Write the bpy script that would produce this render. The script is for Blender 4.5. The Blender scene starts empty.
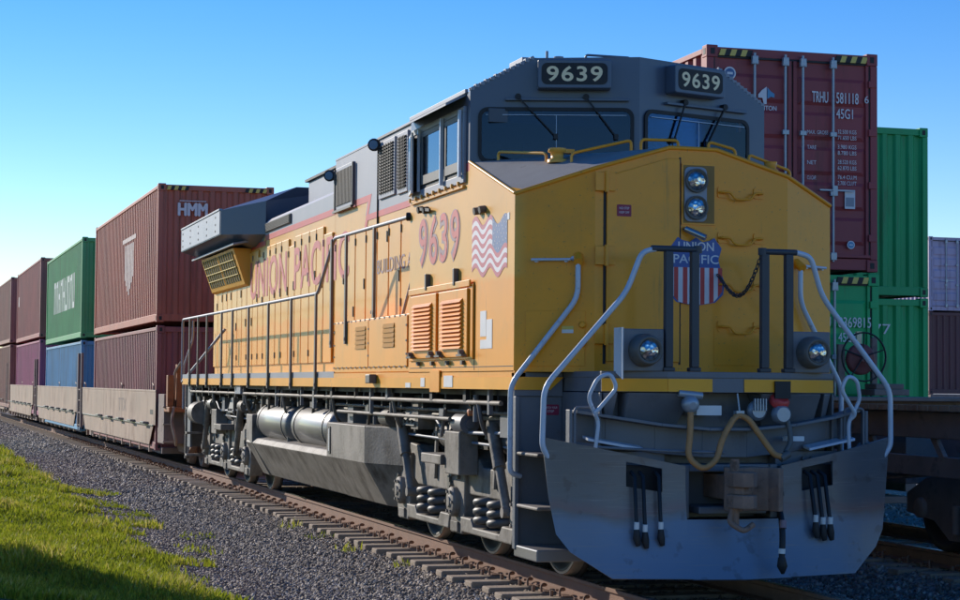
import bpy, math, random
import numpy as np
from mathutils import Vector, Matrix
random.seed(7)
rng = np.random.default_rng(11)
C = bpy.context.scene.collection
scene = bpy.context.scene
R = math.radians

# ---------------------------------------------------------------- camera
F_PX, YAW, PITCH, ROLL = 1893.91, 0.2965, 0.0447, -0.0084
cam_d = bpy.data.cameras.new('camera'); cam = bpy.data.objects.new('camera', cam_d); C.objects.link(cam)
cam_d.sensor_width = 36.0; cam_d.lens = F_PX / 960.0 * 36.0; cam_d.clip_end = 5000; cam_d.clip_start = 0.2
_R0 = Vector((math.cos(YAW), -math.sin(YAW), 0)); _F0 = Vector((math.sin(YAW), math.cos(YAW), 0)); _Z = Vector((0, 0, 1))
_F = _F0 * math.cos(PITCH) + _Z * math.sin(PITCH); _U1 = _Z * math.cos(PITCH) - _F0 * math.sin(PITCH)
_R = _R0 * math.cos(ROLL) - _U1 * math.sin(ROLL); _U = _R0 * math.sin(ROLL) + _U1 * math.cos(ROLL)
cam.matrix_world = Matrix(((_R.x, _U.x, -_F.x, -6.5199), (_R.y, _U.y, -_F.y, -15.4274), (_R.z, _U.z, -_F.z, 1.6951), (0, 0, 0, 1)))
scene.camera = cam
# ---------------------------------------------------------------- light
SUN = Vector((-1.0, 2.0, 0.84)).normalized()            # towards the sun
EL = math.asin(SUN.z); AZ = math.atan2(SUN.x, SUN.y)
world = bpy.data.worlds.new('World'); scene.world = world; world.use_nodes = True
wn = world.node_tree.nodes; wl = world.node_tree.links
for n in list(wn): wn.remove(n)
sky = wn.new('ShaderNodeTexSky'); sky.sky_type = 'NISHITA'; sky.sun_disc = False
sky.sun_elevation = EL; sky.sun_rotation = AZ; sky.altitude = 300; sky.air_density = 1.0; sky.dust_density = 0.0; sky.ozone_density = 3.0
bg = wn.new('ShaderNodeBackground'); bg.inputs['Strength'].default_value = 0.112
wo = wn.new('ShaderNodeOutputWorld'); hs = wn.new('ShaderNodeHueSaturation'); hs.inputs['Saturation'].default_value = 1.42; hs.inputs['Hue'].default_value = 0.518; wl.new(sky.outputs[0], hs.inputs['Color']); wl.new(hs.outputs[0], bg.inputs[0]); wl.new(bg.outputs[0], wo.inputs[0])
sd = bpy.data.lights.new('sun', 'SUN'); sd.energy = 3.1; sd.angle = R(0.5); sd.color = (1.0, 0.91, 0.78)
sun = bpy.data.objects.new('sun', sd); C.objects.link(sun)
sun.rotation_euler = SUN.to_track_quat('Z', 'Y').to_euler()
scene.view_settings.view_transform = 'Standard'; scene.view_settings.look = 'None'
scene.view_settings.exposure = 0.55; scene.view_settings.gamma = 1; scene.view_settings.use_curve_mapping = False

# ---------------------------------------------------------------- helpers
def tag(o, label=None, cat=None, group=None, kind=None):
    if label: o['label'] = label
    if cat: o['category'] = cat
    if group: o['group'] = group
    if kind: o['kind'] = kind
    return o
def empty(name, label=None, cat=None, loc=(0, 0, 0), rz=0, group=None, parent=None):
    o = bpy.data.objects.new(name, None); C.objects.link(o); o.location = loc; o.rotation_euler = (0, 0, rz)
    o.empty_display_size = 0.2
    if parent: o.parent = parent
    return tag(o, label, cat, group)
def basis(d):
    d = Vector(d).normalized(); a = Vector((0, 0, 1)) if abs(d.z) < 0.9 else Vector((1, 0, 0))
    u = d.cross(a).normalized(); return d, u, d.cross(u).normalized()
class MB:
    def __init__(s): s.v = []; s.f = []; s.sm = []; s.mi = []; s.m = 0; s.cuts = []
    def cut(s):
        if s.f and (not s.cuts or s.cuts[-1][1] != len(s.f)): s.cuts.append((len(s.v), len(s.f)))
    def add(s, vs, fs, smooth=False):
        b = len(s.v); s.v.extend([tuple(p) for p in vs])
        for f in fs: s.f.append([b + i for i in f]); s.sm.append(smooth); s.mi.append(s.m)
        return s
    def box(s, x0, x1, y0, y1, z0, z1):
        x0, x1 = min(x0, x1), max(x0, x1); y0, y1 = min(y0, y1), max(y0, y1); z0, z1 = min(z0, z1), max(z0, z1)
        return s.add([(x0, y0, z0), (x1, y0, z0), (x1, y1, z0), (x0, y1, z0), (x0, y0, z1), (x1, y0, z1), (x1, y1, z1), (x0, y1, z1)],
                     [(0, 3, 2, 1), (4, 5, 6, 7), (0, 1, 5, 4), (1, 2, 6, 5), (2, 3, 7, 6), (3, 0, 4, 7)])
    def obox(s, c, size, M):
        h = [k / 2 for k in size]; c = Vector(c)
        vs = [c + M @ Vector((sx * h[0], sy * h[1], sz * h[2])) for sz in (-1, 1) for sx, sy in ((-1, -1), (1, -1), (1, 1), (-1, 1))]
        return s.add(vs, [(0, 3, 2, 1), (4, 5, 6, 7), (0, 1, 5, 4), (1, 2, 6, 5), (2, 3, 7, 6), (3, 0, 4, 7)])
    def bar(s, p0, p1, w, t):
        p0 = Vector(p0); p1 = Vector(p1); d, u, w2 = basis(p1 - p0)
        M = Matrix((u, d, w2)).transposed(); return s.obox((p0 + p1) / 2, (w, (p1 - p0).length, t), M)
    def prism(s, pts, ax, a0, a1):
        # pts in the two other axes, in order (x: y,z) (y: x,z) (z: x,y)
        def mk(p, a): return {'x': (a, p[0], p[1]), 'y': (p[0], a, p[1]), 'z': (p[0], p[1], a)}[ax]
        n = len(pts); vs = [mk(p, a0) for p in pts] + [mk(p, a1) for p in pts]
        return s.add(vs, [list(range(n))[::-1], list(range(n, 2 * n))] + [[i, (i + 1) % n, n + (i + 1) % n, n + i] for i in range(n)])
    def poly(s, pts): return s.add(pts, [list(range(len(pts)))])
    def hull(s, bot, top):
        n = len(bot); return s.add(list(bot) + list(top), [list(range(n))[::-1], list(range(n, 2 * n))] + [[i, (i + 1) % n, n + (i + 1) % n, n + i] for i in range(n)])
    def tube(s, pts, r, n=8, caps=True):
        pts = [Vector(p) for p in pts]; rs = r if isinstance(r, (list, tuple)) else [r] * len(pts)
        vs = []; u = None
        for i, p in enumerate(pts):
            d = (pts[min(i + 1, len(pts) - 1)] - pts[max(i - 1, 0)]).normalized()
            if u is None: _, u, _ = basis(d)
            u = (u - d * u.dot(d)).normalized(); w = d.cross(u)
            for k in range(n):
                a = 2 * math.pi * k / n; vs.append(p + (u * math.cos(a) + w * math.sin(a)) * rs[i])
        fs = [[i * n + k, i * n + (k + 1) % n, (i + 1) * n + (k + 1) % n, (i + 1) * n + k] for i in range(len(pts) - 1) for k in range(n)]
        s.add(vs, fs, True)
        if caps:
            L = (len(pts) - 1) * n
            s.add([vs[k] for k in range(n)], [list(range(n))[::-1]]); s.add([vs[L + k] for k in range(n)], [list(range(n))])
        return s
    def lathe(s, c, d, prof, n=24, smooth=True, caps=True):
        # prof: list of (distance along d, radius)
        c = Vector(c); d, u, w = basis(d); vs = []
        for a, r in prof:
            for k in range(n):
                t = 2 * math.pi * k / n; vs.append(c + d * a + (u * math.cos(t) + w * math.sin(t)) * r)
        fs = [[i * n + k, i * n + (k + 1) % n, (i + 1) * n + (k + 1) % n, (i + 1) * n + k] for i in range(len(prof) - 1) for k in range(n)]
        s.add(vs, fs, smooth); L = (len(prof) - 1) * n
        if caps: s.add(vs[:n], [list(range(n))[::-1]]); s.add(vs[L:], [list(range(n))])
        return s
    def cyl(s, p0, p1, r, n=16): return s.lathe(p0, Vector(p1) - Vector(p0), [(0, r), ((Vector(p1) - Vector(p0)).length, r)], n)
    def build(s, name, mats, parent=None, bevel=0, label=None):
        if s.cuts:
            cs = [(0, 0)] + s.cuts + [(len(s.v), len(s.f))]; first = None
            for (v0, f0), (v1, f1) in zip(cs, cs[1:]):
                if f1 == f0: continue
                q = MB(); q.v = s.v[v0:v1]; q.f = [[i - v0 for i in f] for f in s.f[f0:f1]]; q.sm = s.sm[f0:f1]; q.mi = s.mi[f0:f1]
                o = q.build(name, mats, parent, bevel, label); first = first or o
            return first
        me = bpy.data.meshes.new(name); me.from_pydata(s.v, [], s.f)
        if not isinstance(mats, (list, tuple)): mats = [mats]
        for m in mats: me.materials.append(m)
        me.polygons.foreach_set('use_smooth', s.sm); me.polygons.foreach_set('material_index', s.mi)
        me.update()
        import bmesh
        bm = bmesh.new(); bm.from_mesh(me); bmesh.ops.recalc_face_normals(bm, faces=bm.faces); bm.to_mesh(me); bm.free()
        o = bpy.data.objects.new(name, me); C.objects.link(o)
        if parent: o.parent = parent
        if bevel:
            b = o.modifiers.new('bevel', 'BEVEL'); b.width = bevel; b.segments = 2; b.limit_method = 'ANGLE'; b.angle_limit = R(40)
            try: b.harden_normals = False
            except Exception: pass
        if label: o['label'] = label
        return o
def fillet(pts, r, k=4):
    pts = [Vector(p) for p in pts]; out = [pts[0]]
    for i in range(1, len(pts) - 1):
        a, b, c = pts[i - 1], pts[i], pts[i + 1]
        q = min(r, (a - b).length * .45, (c - b).length * .45)
        p0 = b + (a - b).normalized() * q; p1 = b + (c - b).normalized() * q
        for j in range(k + 1):
            t = j / k; out.append((p0 * (1 - t) + b * t) * (1 - t) + (b * (1 - t) + p1 * t) * t)
    out.append(pts[-1]); return out
def copy_tree(o, parent=None):
    c = o.copy(); C.objects.link(c)
    if parent: c.parent = parent
    for ch in list(KIDS.get(o.name, [])): copy_tree(ch, c)
    return c
KIDS = {}
def register(o):                       # remember the children of a thing before copying it
    KIDS[o.name] = [c for c in C.objects if c.parent == o]
    for c in KIDS[o.name]: register(c)

# ---------------------------------------------------------------- materials
def nodes(m):
    m.use_nodes = True; return m.node_tree.nodes, m.node_tree.links, m.node_tree.nodes['Principled BSDF']
def mat(name, col, rough=.5, metal=0, var=.12, scale=3.0, dirt=None, dirt_amt=.0, dscale=(2, 2, 2), bump=0, bscale=40, coat=0, streak=0):
    """painted / worn surface: slow tone variation, dirt or rust in patches, fine bump"""
    m = bpy.data.materials.new(name); n, l, b = nodes(m)
    b.inputs['Roughness'].default_value = rough; b.inputs['Metallic'].default_value = metal
    if coat: b.inputs['Coat Weight'].default_value = coat; b.inputs['Coat Roughness'].default_value = .12
    tc = n.new('ShaderNodeTexCoord')
    nz = n.new('ShaderNodeTexNoise'); nz.inputs['Scale'].default_value = scale; nz.inputs['Detail'].default_value = 6
    l.new(tc.outputs['Object'], nz.inputs['Vector'])
    mr = n.new('ShaderNodeMapRange'); mr.inputs[1].default_value = .3; mr.inputs[2].default_value = .7
    mr.inputs[3].default_value = 1 - var; mr.inputs[4].default_value = 1 + var; l.new(nz.outputs[0], mr.inputs[0])
    mul = n.new('ShaderNodeVectorMath'); mul.operation = 'SCALE'; mul.inputs[0].default_value = col[:3]; l.new(mr.outputs[0], mul.inputs['Scale'])
    out = mul.outputs[0]
    if dirt is not None:
        mp = n.new('ShaderNodeMapping'); mp.inputs['Scale'].default_value = dscale; l.new(tc.outputs['Object'], mp.inputs[0])
        n2 = n.new('ShaderNodeTexNoise'); n2.inputs['Scale'].default_value = 1; n2.inputs['Detail'].default_value = 8; n2.inputs['Roughness'].default_value = .65
        l.new(mp.outputs[0], n2.inputs['Vector'])
        r2 = n.new('ShaderNodeMapRange'); r2.inputs[1].default_value = .72 - dirt_amt * .4; r2.inputs[2].default_value = .85 - dirt_amt * .25
        l.new(n2.outputs[0], r2.inputs[0])
        mx = n.new('ShaderNodeMix'); mx.data_type = 'RGBA'; l.new(r2.outputs[0], mx.inputs[0]); l.new(out, mx.inputs[6]); mx.inputs[7].default_value = (*dirt, 1)
        out = mx.outputs[2]
    l.new(out, b.inputs['Base Color'])
    rr = n.new('ShaderNodeMapRange'); rr.inputs[3].default_value = max(0, rough - .08); rr.inputs[4].default_value = min(1, rough + .12); l.new(nz.outputs[0], rr.inputs[0]); l.new(rr.outputs[0], b.inputs['Roughness'])
    if bump:
        n3 = n.new('ShaderNodeTexNoise'); n3.inputs['Scale'].default_value = bscale; n3.inputs['Detail'].default_value = 4; l.new(tc.outputs['Object'], n3.inputs['Vector'])
        bp = n.new('ShaderNodeBump'); bp.inputs['Strength'].default_value = bump; bp.inputs['Distance'].default_value = .02; l.new(n3.outputs[0], bp.inputs['Height']); l.new(bp.outputs[0], b.inputs['Normal'])
    return m
RUST = (.10, .045, .025)
def loco_yellow():
    m = mat('armour_yellow', (.95, .35, .014), .40, 0, .06, 1.2, (.36, .17, .03), .24, (9, 9, .6), .13, 2.2, coat=.15)
    m.node_tree.nodes['Principled BSDF'].inputs['Specular IOR Level'].default_value = .35
    n = m.node_tree.nodes; l = m.node_tree.links; b = n['Principled BSDF']
    src = b.inputs['Base Color'].links[0].from_socket
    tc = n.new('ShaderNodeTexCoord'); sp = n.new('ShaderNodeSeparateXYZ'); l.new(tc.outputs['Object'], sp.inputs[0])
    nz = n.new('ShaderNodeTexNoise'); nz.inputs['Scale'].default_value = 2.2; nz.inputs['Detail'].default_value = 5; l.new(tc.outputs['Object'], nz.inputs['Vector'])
    # sky reflection painted in: paler colour high on the left flank, wavy lower edge
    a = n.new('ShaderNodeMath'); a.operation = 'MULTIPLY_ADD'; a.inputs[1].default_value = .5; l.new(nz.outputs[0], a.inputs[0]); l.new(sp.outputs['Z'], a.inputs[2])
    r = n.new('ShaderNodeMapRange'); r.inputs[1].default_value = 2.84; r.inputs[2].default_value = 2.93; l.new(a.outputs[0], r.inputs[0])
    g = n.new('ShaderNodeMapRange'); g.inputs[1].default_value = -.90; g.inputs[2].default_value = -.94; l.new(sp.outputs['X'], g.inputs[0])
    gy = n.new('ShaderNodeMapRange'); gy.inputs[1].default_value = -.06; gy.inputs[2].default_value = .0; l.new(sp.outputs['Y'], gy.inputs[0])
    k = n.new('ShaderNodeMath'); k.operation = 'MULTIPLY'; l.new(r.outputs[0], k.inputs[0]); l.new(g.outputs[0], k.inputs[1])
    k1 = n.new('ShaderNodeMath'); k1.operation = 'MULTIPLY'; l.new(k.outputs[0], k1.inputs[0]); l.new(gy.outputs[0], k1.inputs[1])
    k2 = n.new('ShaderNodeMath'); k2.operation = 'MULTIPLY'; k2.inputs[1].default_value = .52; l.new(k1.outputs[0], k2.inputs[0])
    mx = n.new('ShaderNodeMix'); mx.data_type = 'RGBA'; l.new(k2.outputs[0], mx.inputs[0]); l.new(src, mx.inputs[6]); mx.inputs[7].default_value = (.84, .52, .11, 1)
    # insect and grit specks on the nose, soot film low on the body
    sn = n.new('ShaderNodeTexNoise'); sn.inputs['Scale'].default_value = 42; sn.inputs['Detail'].default_value = 3; l.new(tc.outputs['Object'], sn.inputs['Vector'])
    s1 = n.new('ShaderNodeMapRange'); s1.inputs[1].default_value = .66; s1.inputs[2].default_value = .72; s1.inputs[4].default_value = .55; l.new(sn.outputs[0], s1.inputs[0])
    sy = n.new('ShaderNodeMapRange'); sy.inputs[1].default_value = .02; sy.inputs[2].default_value = -.03; l.new(sp.outputs['Y'], sy.inputs[0])
    s2 = n.new('ShaderNodeMath'); s2.operation = 'MULTIPLY'; l.new(s1.outputs[0], s2.inputs[0]); l.new(sy.outputs[0], s2.inputs[1])
    m2 = n.new('ShaderNodeMix'); m2.data_type = 'RGBA'; l.new(s2.outputs[0], m2.inputs[0]); l.new(mx.outputs[2], m2.inputs[6]); m2.inputs[7].default_value = (.20, .12, .05, 1)
    gn = n.new('ShaderNodeTexNoise'); gn.inputs['Scale'].default_value = 1.1; gn.inputs['Detail'].default_value = 9; gn.inputs['Roughness'].default_value = .7; l.new(tc.outputs['Object'], gn.inputs['Vector'])
    g1 = n.new('ShaderNodeMapRange'); g1.inputs[1].default_value = .50; g1.inputs[2].default_value = .75; g1.inputs[4].default_value = .5; l.new(gn.outputs[0], g1.inputs[0])
    m3 = n.new('ShaderNodeMix'); m3.data_type = 'RGBA'; l.new(g1.outputs[0], m3.inputs[0]); l.new(m2.outputs[2], m3.inputs[6]); m3.inputs[7].default_value = (.58, .27, .05, 1)
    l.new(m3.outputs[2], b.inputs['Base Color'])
    return m
M = {}
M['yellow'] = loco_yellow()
M['ventpaint'] = mat('dull_vent_yellow', (.50, .24, .04), .85, 0, .1, 6)
M['yellow2'] = mat('bright_yellow_stripe', (.95, .40, .008), .4, 0, .06, 3, (.25, .15, .06), .2, (5, 5, 3))
M['grey'] = mat('harbor_grey_paint', (.085, .11, .155), .38, 0, .06, 1.5, (.12, .12, .12), .12, (3, 3, 1), coat=.3)
M['lgrey'] = mat('light_grey_paint', (.29, .31, .35), .5, 0, .06, 2, (.18, .17, .16), .15, (3, 3, 1))
M['nosetop'] = mat('matt_grey_tread_paint', (.26, .25, .23), .8, 0, .1, 4, (.12, .10, .08), .25, (4, 4, 4), .25, 120)
M['frame'] = mat('underframe_grey', (.245, .218, .185), .62, 0, .22, 3, (.06, .045, .033), .66, (3, 3, 2), .15, 30)
M['pilot'] = mat('pilot_grey', (.16, .165, .18), .5, 0, .1, 3, (.10, .075, .06), .35, (3, 3, 2), .1, 25)
M['rust'] = mat('rusty_iron', (.30, .185, .13), .75, .2, .25, 6, (.05, .03, .02), .4, (8, 8, 8), .3, 60)
M['dark'] = mat('black_grime', (.02, .02, .022), .6, 0, .2, 5)
M['black'] = mat('black_rubber', (.012, .012, .014), .55, 0, .1, 5)
M['red'] = mat('signal_red_stripe', (.60, .05, .045), .45, 0, .06, 3)
M['redfade'] = mat('faded_red_lettering', (.58, .10, .10), .55, 0, .15, 6, (.75, .45, .25), .30, (9, 9, 9))
M['redline'] = mat('lettering_outline', (.30, .20, .22), .55, 0, .1, 6)
M['wheelsteel'] = mat('wheel_steel', (.055, .045, .04), .6, .2, .15, 6, (.09, .06, .04), .4, (6, 6, 6))
M['tread'] = mat('polished_steel', (.5, .48, .46), .25, .9, .05, 5)
M['railside'] = mat('rusty_rail', (.26, .15, .105), .8, .1, .15, 4, (.14, .08, .05), .3, (3, 8, 8), .2, 50)
M['railpaint'] = mat('pale_grey_handrail', (.56, .62, .70), .35, 0, .08, 6, (.12, .10, .09), .3, (14, 14, 14), coat=.3)
M['railgrey'] = mat('dark_grey_handrail', (.13, .12, .105), .5, 0, .1, 6, (.1, .06, .04), .3, (9, 9, 9))
M['raildk'] = mat('charcoal_gate_post', (.045, .05, .06), .5, 0, .1, 6)
M['tankm'] = mat('air_reservoir_paint', (.20, .19, .18), .42, .0, .06, 3, (.2, .17, .14), .25, (2, 2, 2), coat=.3)
M['white'] = mat('white_paint', (.75, .75, .73), .5, 0, .04, 6)
M['cream'] = mat('cream_number', (1.0, .80, .48), .5, 0, .03, 6)
M['blue'] = mat('shield_blue', (.04, .10, .33), .4, 0, .06, 6)
M['flagblue'] = mat('faded_flag_blue', (.07, .15, .32), .5, 0, .08, 9)
M['flagwhite'] = mat('flag_white', (.75, .72, .72), .5, 0, .04, 9)
M['flagred'] = mat('faded_flag_red', (.52, .11, .15), .5, 0, .08, 9)
M['maroon'] = mat('dark_red_decal', (.30, .02, .06), .5, 0, .05, 6)
M['hose'] = mat('tan_air_hose', (.52, .24, .08), .6, 0, .15, 12)
M['tyre'] = mat('worn_wheel_rim', (.50, .44, .38), .4, .5, .1, 8, (.2, .12, .08), .3, (9, 9, 9))
M['spring'] = mat('greasy_spring_steel', (.11, .105, .10), .5, .1, .2, 6, (.08, .05, .03), .4, (9, 9, 9))
M['wing'] = mat('sunlit_wing_grey', (.42, .45, .49), .5, 0, .08, 3, (.2, .18, .16), .25, (4, 4, 1))  # paler copy of the wing grey, sunlight on the side painted in
M['grille'] = mat('vent_mesh_black', (.05, .045, .04), .6, .2, .3, 30)
M['wood'] = mat('weathered_sleeper', (.42, .325, .235), .9, 0, .2, 5, (.12, .09, .07), .4, (3, 20, 20), .4, 40)
M['cars'] = mat('well_car_tan', (.42, .30, .21), .7, 0, .18, 1.2, (.20, .10, .06), .6, (2.5, 2.5, 1.2), .1, 20)
M['cardark'] = mat('well_car_rust', (.24, .175, .15), .75, 0, .2, 3, (.04, .03, .03), .4, (3, 3, 3))
M['galv'] = mat('galvanised_rod', (.36, .40, .44), .4, .4, .08, 8)
M['hazy'] = mat('hazard_yellow', (.75, .55, .12), .5, 0, .05, 8)
M['amber'] = mat('amber_orange_valve', (.5, .12, .02), .4, 0, .05, 8)
def glass(name, col, rough=.06):
    m = bpy.data.materials.new(name); n, l, b = nodes(m)
    b.inputs['Base Color'].default_value = (*col, 1); b.inputs['Roughness'].default_value = rough; b.inputs['IOR'].default_value = 1.6
    b.inputs['Specular IOR Level'].default_value = .5; b.inputs['Coat Weight'].default_value = .0; b.inputs['Coat Roughness'].default_value = .02
    return m
M['glass'] = glass('dark_blue_window_glass', (.003, .06, .14))
M['sideglass'] = glass('pale_blue_side_glass', (.13, .27, .40), .12)
def clear(name, tint, rough=.03, refl=.22):
    m = bpy.data.materials.new(name); n, l, b = nodes(m); t = n.new('ShaderNodeBsdfTransparent'); t.inputs[0].default_value = (*tint, 1); g = n.new('ShaderNodeBsdfGlossy'); g.inputs['Roughness'].default_value = rough; g.inputs[0].default_value = (.75, .88, 1, 1)
    fz = n.new('ShaderNodeFresnel'); fz.inputs[0].default_value = 1.5; a = n.new('ShaderNodeMath'); a.operation = 'ADD'; a.inputs[1].default_value = refl; a.use_clamp = True; l.new(fz.outputs[0], a.inputs[0])
    mx = n.new('ShaderNodeMixShader'); l.new(a.outputs[0], mx.inputs[0]); l.new(t.outputs[0], mx.inputs[1]); l.new(g.outputs[0], mx.inputs[2]); l.new(mx.outputs[0], n['Material Output'].inputs[0]); return m
M['glass'] = clear('tinted_windshield_glass', (.20, .40, .58), .03, .0); M['clearglass'] = clear('side_window_glass', (.55, .68, .75), .05, .12)
M['lining'] = mat('cab_lining', (.10, .12, .14), .7, 0, .1, 4); M['seatcloth'] = mat('dark_seat_cloth', (.03, .035, .05), .9, 0, .1, 9)
def lens():
    m = bpy.data.materials.new('lamp_lens'); n, l, b = nodes(m)
    b.inputs['Roughness'].default_value = .12; b.inputs['Metallic'].default_value = .85; b.inputs['Coat Weight'].default_value = 1
    tc = n.new('ShaderNodeTexCoord'); v = n.new('ShaderNodeTexVoronoi'); v.inputs['Scale'].default_value = 28; l.new(tc.outputs['Object'], v.inputs['Vector'])
    cr = n.new('ShaderNodeValToRGB'); cr.color_ramp.elements[0].color = (.75, .78, .8, 1); cr.color_ramp.elements[1].color = (.12, .10, .09, 1); l.new(v.outputs['Distance'], cr.inputs[0])
    l.new(cr.outputs[0], b.inputs['Base Color'])
    bp = n.new('ShaderNodeBump'); bp.inputs['Strength'].default_value = .6; bp.inputs['Distance'].default_value = .01; l.new(v.outputs['Distance'], bp.inputs['Height']); l.new(bp.outputs[0], b.inputs['Normal'])
    return m
M['lens'] = lens()
def ctn(name, col, fade=.3, rust=.18, fadecol=None):
    return mat(name, col, .55, 0, .16, .55, tuple(c * .35 + r * .65 for c, r in zip(col, RUST)), rust + .30, (5, 5, .40), .16, 2.2)
# lettering as meshes laid on a surface
FACES = {'left': Matrix(((0, 0, -1), (-1, 0, 0), (0, 1, 0))), 'front': Matrix(((1, 0, 0), (0, 0, -1), (0, 1, 0)))}
def text(s, h, m, parent, name, loc, face='front', w=None, bold=.0, ext=.003, rot=0, space=1.0, align='LEFT'):
    digits = s.isdigit() and bold >= .012; bcopy = 0 if digits else bold
    cu = bpy.data.curves.new(name, 'FONT'); cu.body = s; cu.size = 1; cu.offset = bold if digits else 0; cu.extrude = 0; cu.space_character = space; cu.resolution_u = 4
    o = bpy.data.objects.new(name, cu); C.objects.link(o); bpy.context.view_layer.update()
    me = bpy.data.meshes.new_from_object(o); bpy.data.objects.remove(o); bpy.data.curves.remove(cu)
    co = np.empty(len(me.vertices) * 3); me.vertices.foreach_get('co', co); co = co.reshape(-1, 3)
    mn, mxx = co.min(0), co.max(0); hh = mxx[1] - mn[1]; ww = mxx[0] - mn[0]
    k = h / hh; kx = k if w is None else w / ww
    co[:, 0] = (co[:, 0] - mn[0]) * kx; co[:, 1] = (co[:, 1] - mn[1]) * k; co[:, 2] = 0
    if align == 'CENTER': co[:, 0] -= ww * kx / 2
    if bcopy:
        offs = [(0, 0, 0), (bcopy, 0, .02), (-bcopy, 0, .04), (0, bcopy * .7, .06), (0, -bcopy * .7, .08)]
        fs_ = [list(p.vertices) for p in me.polygons]; nv = len(co); hk = k
        co = np.concatenate([co + np.array((a * hk * .8, b * hk * .8, c * .01)) for a, b, c in offs])
        me2 = bpy.data.meshes.new(name); me2.from_pydata(co.tolist(), [], [[i + j * nv for i in f] for j in range(5) for f in fs_]); bpy.data.meshes.remove(me); me = me2
    A = np.array(FACES[face] if isinstance(face, str) else face)
    rz = np.array(Matrix.Rotation(rot, 3, 'Z'))
    co = (rz @ co.T).T; co = (A @ co.T).T + np.array(loc)
    me.vertices.foreach_set('co', co.ravel()); me.update(); me.materials.clear(); me.materials.append(m); me.name = name
    t = bpy.data.objects.new(name, me); C.objects.link(t)
    if parent: t.parent = parent
    return t

exec_sections = []
# ================================================================= THE SETTING
def track_c(y):            # centre line of the main track, bending gently away
    return 0.0 if y < 12 else -.0084 * (y - 12) * min(1, (y - 12) / 14)
def gravel_mat(name, c1, c2, s=26):
    m = bpy.data.materials.new(name); n, l, b = nodes(m); b.inputs['Roughness'].default_value = .9
    tc = n.new('ShaderNodeTexCoord'); v = n.new('ShaderNodeTexVoronoi'); v.inputs['Scale'].default_value = s; l.new(tc.outputs['Object'], v.inputs['Vector'])
    hs = n.new('ShaderNodeSeparateColor'); l.new(v.outputs['Color'], hs.inputs[0])
    cr = n.new('ShaderNodeValToRGB'); cr.color_ramp.elements[0].color = (*c1, 1); cr.color_ramp.elements[1].color = (*c2, 1); l.new(hs.outputs[0], cr.inputs[0])
    nz = n.new('ShaderNodeTexNoise'); nz.inputs['Scale'].default_value = .7; nz.inputs['Detail'].default_value = 6; l.new(tc.outputs['Object'], nz.inputs['Vector'])
    mx = n.new('ShaderNodeMix'); mx.data_type = 'RGBA'; mx.blend_type = 'MULTIPLY'; mx.inputs[0].default_value = .7
    c3 = n.new('ShaderNodeValToRGB'); c3.color_ramp.elements[0].position = .35; c3.color_ramp.elements[0].color = (.7, .68, .66, 1); c3.color_ramp.elements[1].position = .65; c3.color_ramp.elements[1].color = (1, 1, 1, 1)
    l.new(nz.outputs[0], c3.inputs[0]); l.new(cr.outputs[0], mx.inputs[6]); l.new(c3.outputs[0], mx.inputs[7]); l.new(mx.outputs[2], b.inputs['Base Color'])
    bp = n.new('ShaderNodeBump'); bp.inputs['Strength'].default_value = 1; bp.inputs['Distance'].default_value = .04; bp.invert = True
    l.new(v.outputs['Distance'], bp.inputs['Height']); l.new(bp.outputs[0], b.inputs['Normal'])
    return m
M['gravel'] = gravel_mat('ballast_stone', (.16, .145, .125), (.44, .40, .35))  # lightened along with the dry ground, for the same bounce light
M['stone'] = None
def stone_mat():
    m = bpy.data.materials.new('loose_stone'); n, l, b = nodes(m); b.inputs['Roughness'].default_value = .85
    a = n.new('ShaderNodeAttribute'); a.attribute_name = 'tone'
    cr = n.new('ShaderNodeValToRGB'); e = cr.color_ramp.elements; e[0].color = (.11, .095, .08, 1); e[1].color = (.68, .62, .53, 1)
    k = e.new(.5); k.color = (.27, .235, .195, 1); l.new(a.outputs['Fac'], cr.inputs[0])
    tc = n.new('ShaderNodeTexCoord'); sp = n.new('ShaderNodeSeparateXYZ'); l.new(tc.outputs['Object'], sp.inputs[0]); ab = n.new('ShaderNodeMath'); ab.operation = 'ABSOLUTE'; l.new(sp.outputs[0], ab.inputs[0])
    r = n.new('ShaderNodeMapRange'); r.inputs[1].default_value = 2.3; r.inputs[2].default_value = 1.2; r.inputs[4].default_value = .4; l.new(ab.outputs[0], r.inputs[0])
    mx = n.new('ShaderNodeMix'); mx.data_type = 'RGBA'; mx.blend_type = 'MULTIPLY'; l.new(r.outputs[0], mx.inputs[0]); l.new(cr.outputs[0], mx.inputs[6]); mx.inputs[7].default_value = (1.0, .80, .66, 1); l.new(mx.outputs[2], b.inputs['Base Color']); return m
M['stone'] = stone_mat()
def grass_mat():
    m = bpy.data.materials.new('grass_blades'); n, l, b = nodes(m); b.inputs['Roughness'].default_value = .6
    a = n.new('ShaderNodeAttribute'); a.attribute_name = 'tone'
    cr = n.new('ShaderNodeValToRGB'); e = cr.color_ramp.elements; e[0].color = (.12, .16, .015, 1); e[1].color = (.62, .52, .16, 1)
    k = e.new(.55); k.color = (.30, .36, .02, 1); k3 = e.new(.8); k3.color = (.46, .46, .05, 1); l.new(a.outputs['Fac'], cr.inputs[0]); l.new(cr.outputs[0], b.inputs['Base Color'])
    tr = n.new('ShaderNodeBsdfTranslucent'); l.new(cr.outputs[0], tr.inputs[0]); mx = n.new('ShaderNodeMixShader'); mx.inputs[0].default_value = .45
    o = n['Material Output']; l.new(b.outputs[0], mx.inputs[1]); l.new(tr.outputs[0], mx.inputs[2]); l.new(mx.outputs[0], o.inputs[0]); return m
M['grass'] = grass_mat()
M['soil'] = mat('grassy_soil', (.10, .12, .03), .95, 0, .3, 3, (.10, .08, .05), .45, (1, 1, 1), .5, 30)
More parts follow.
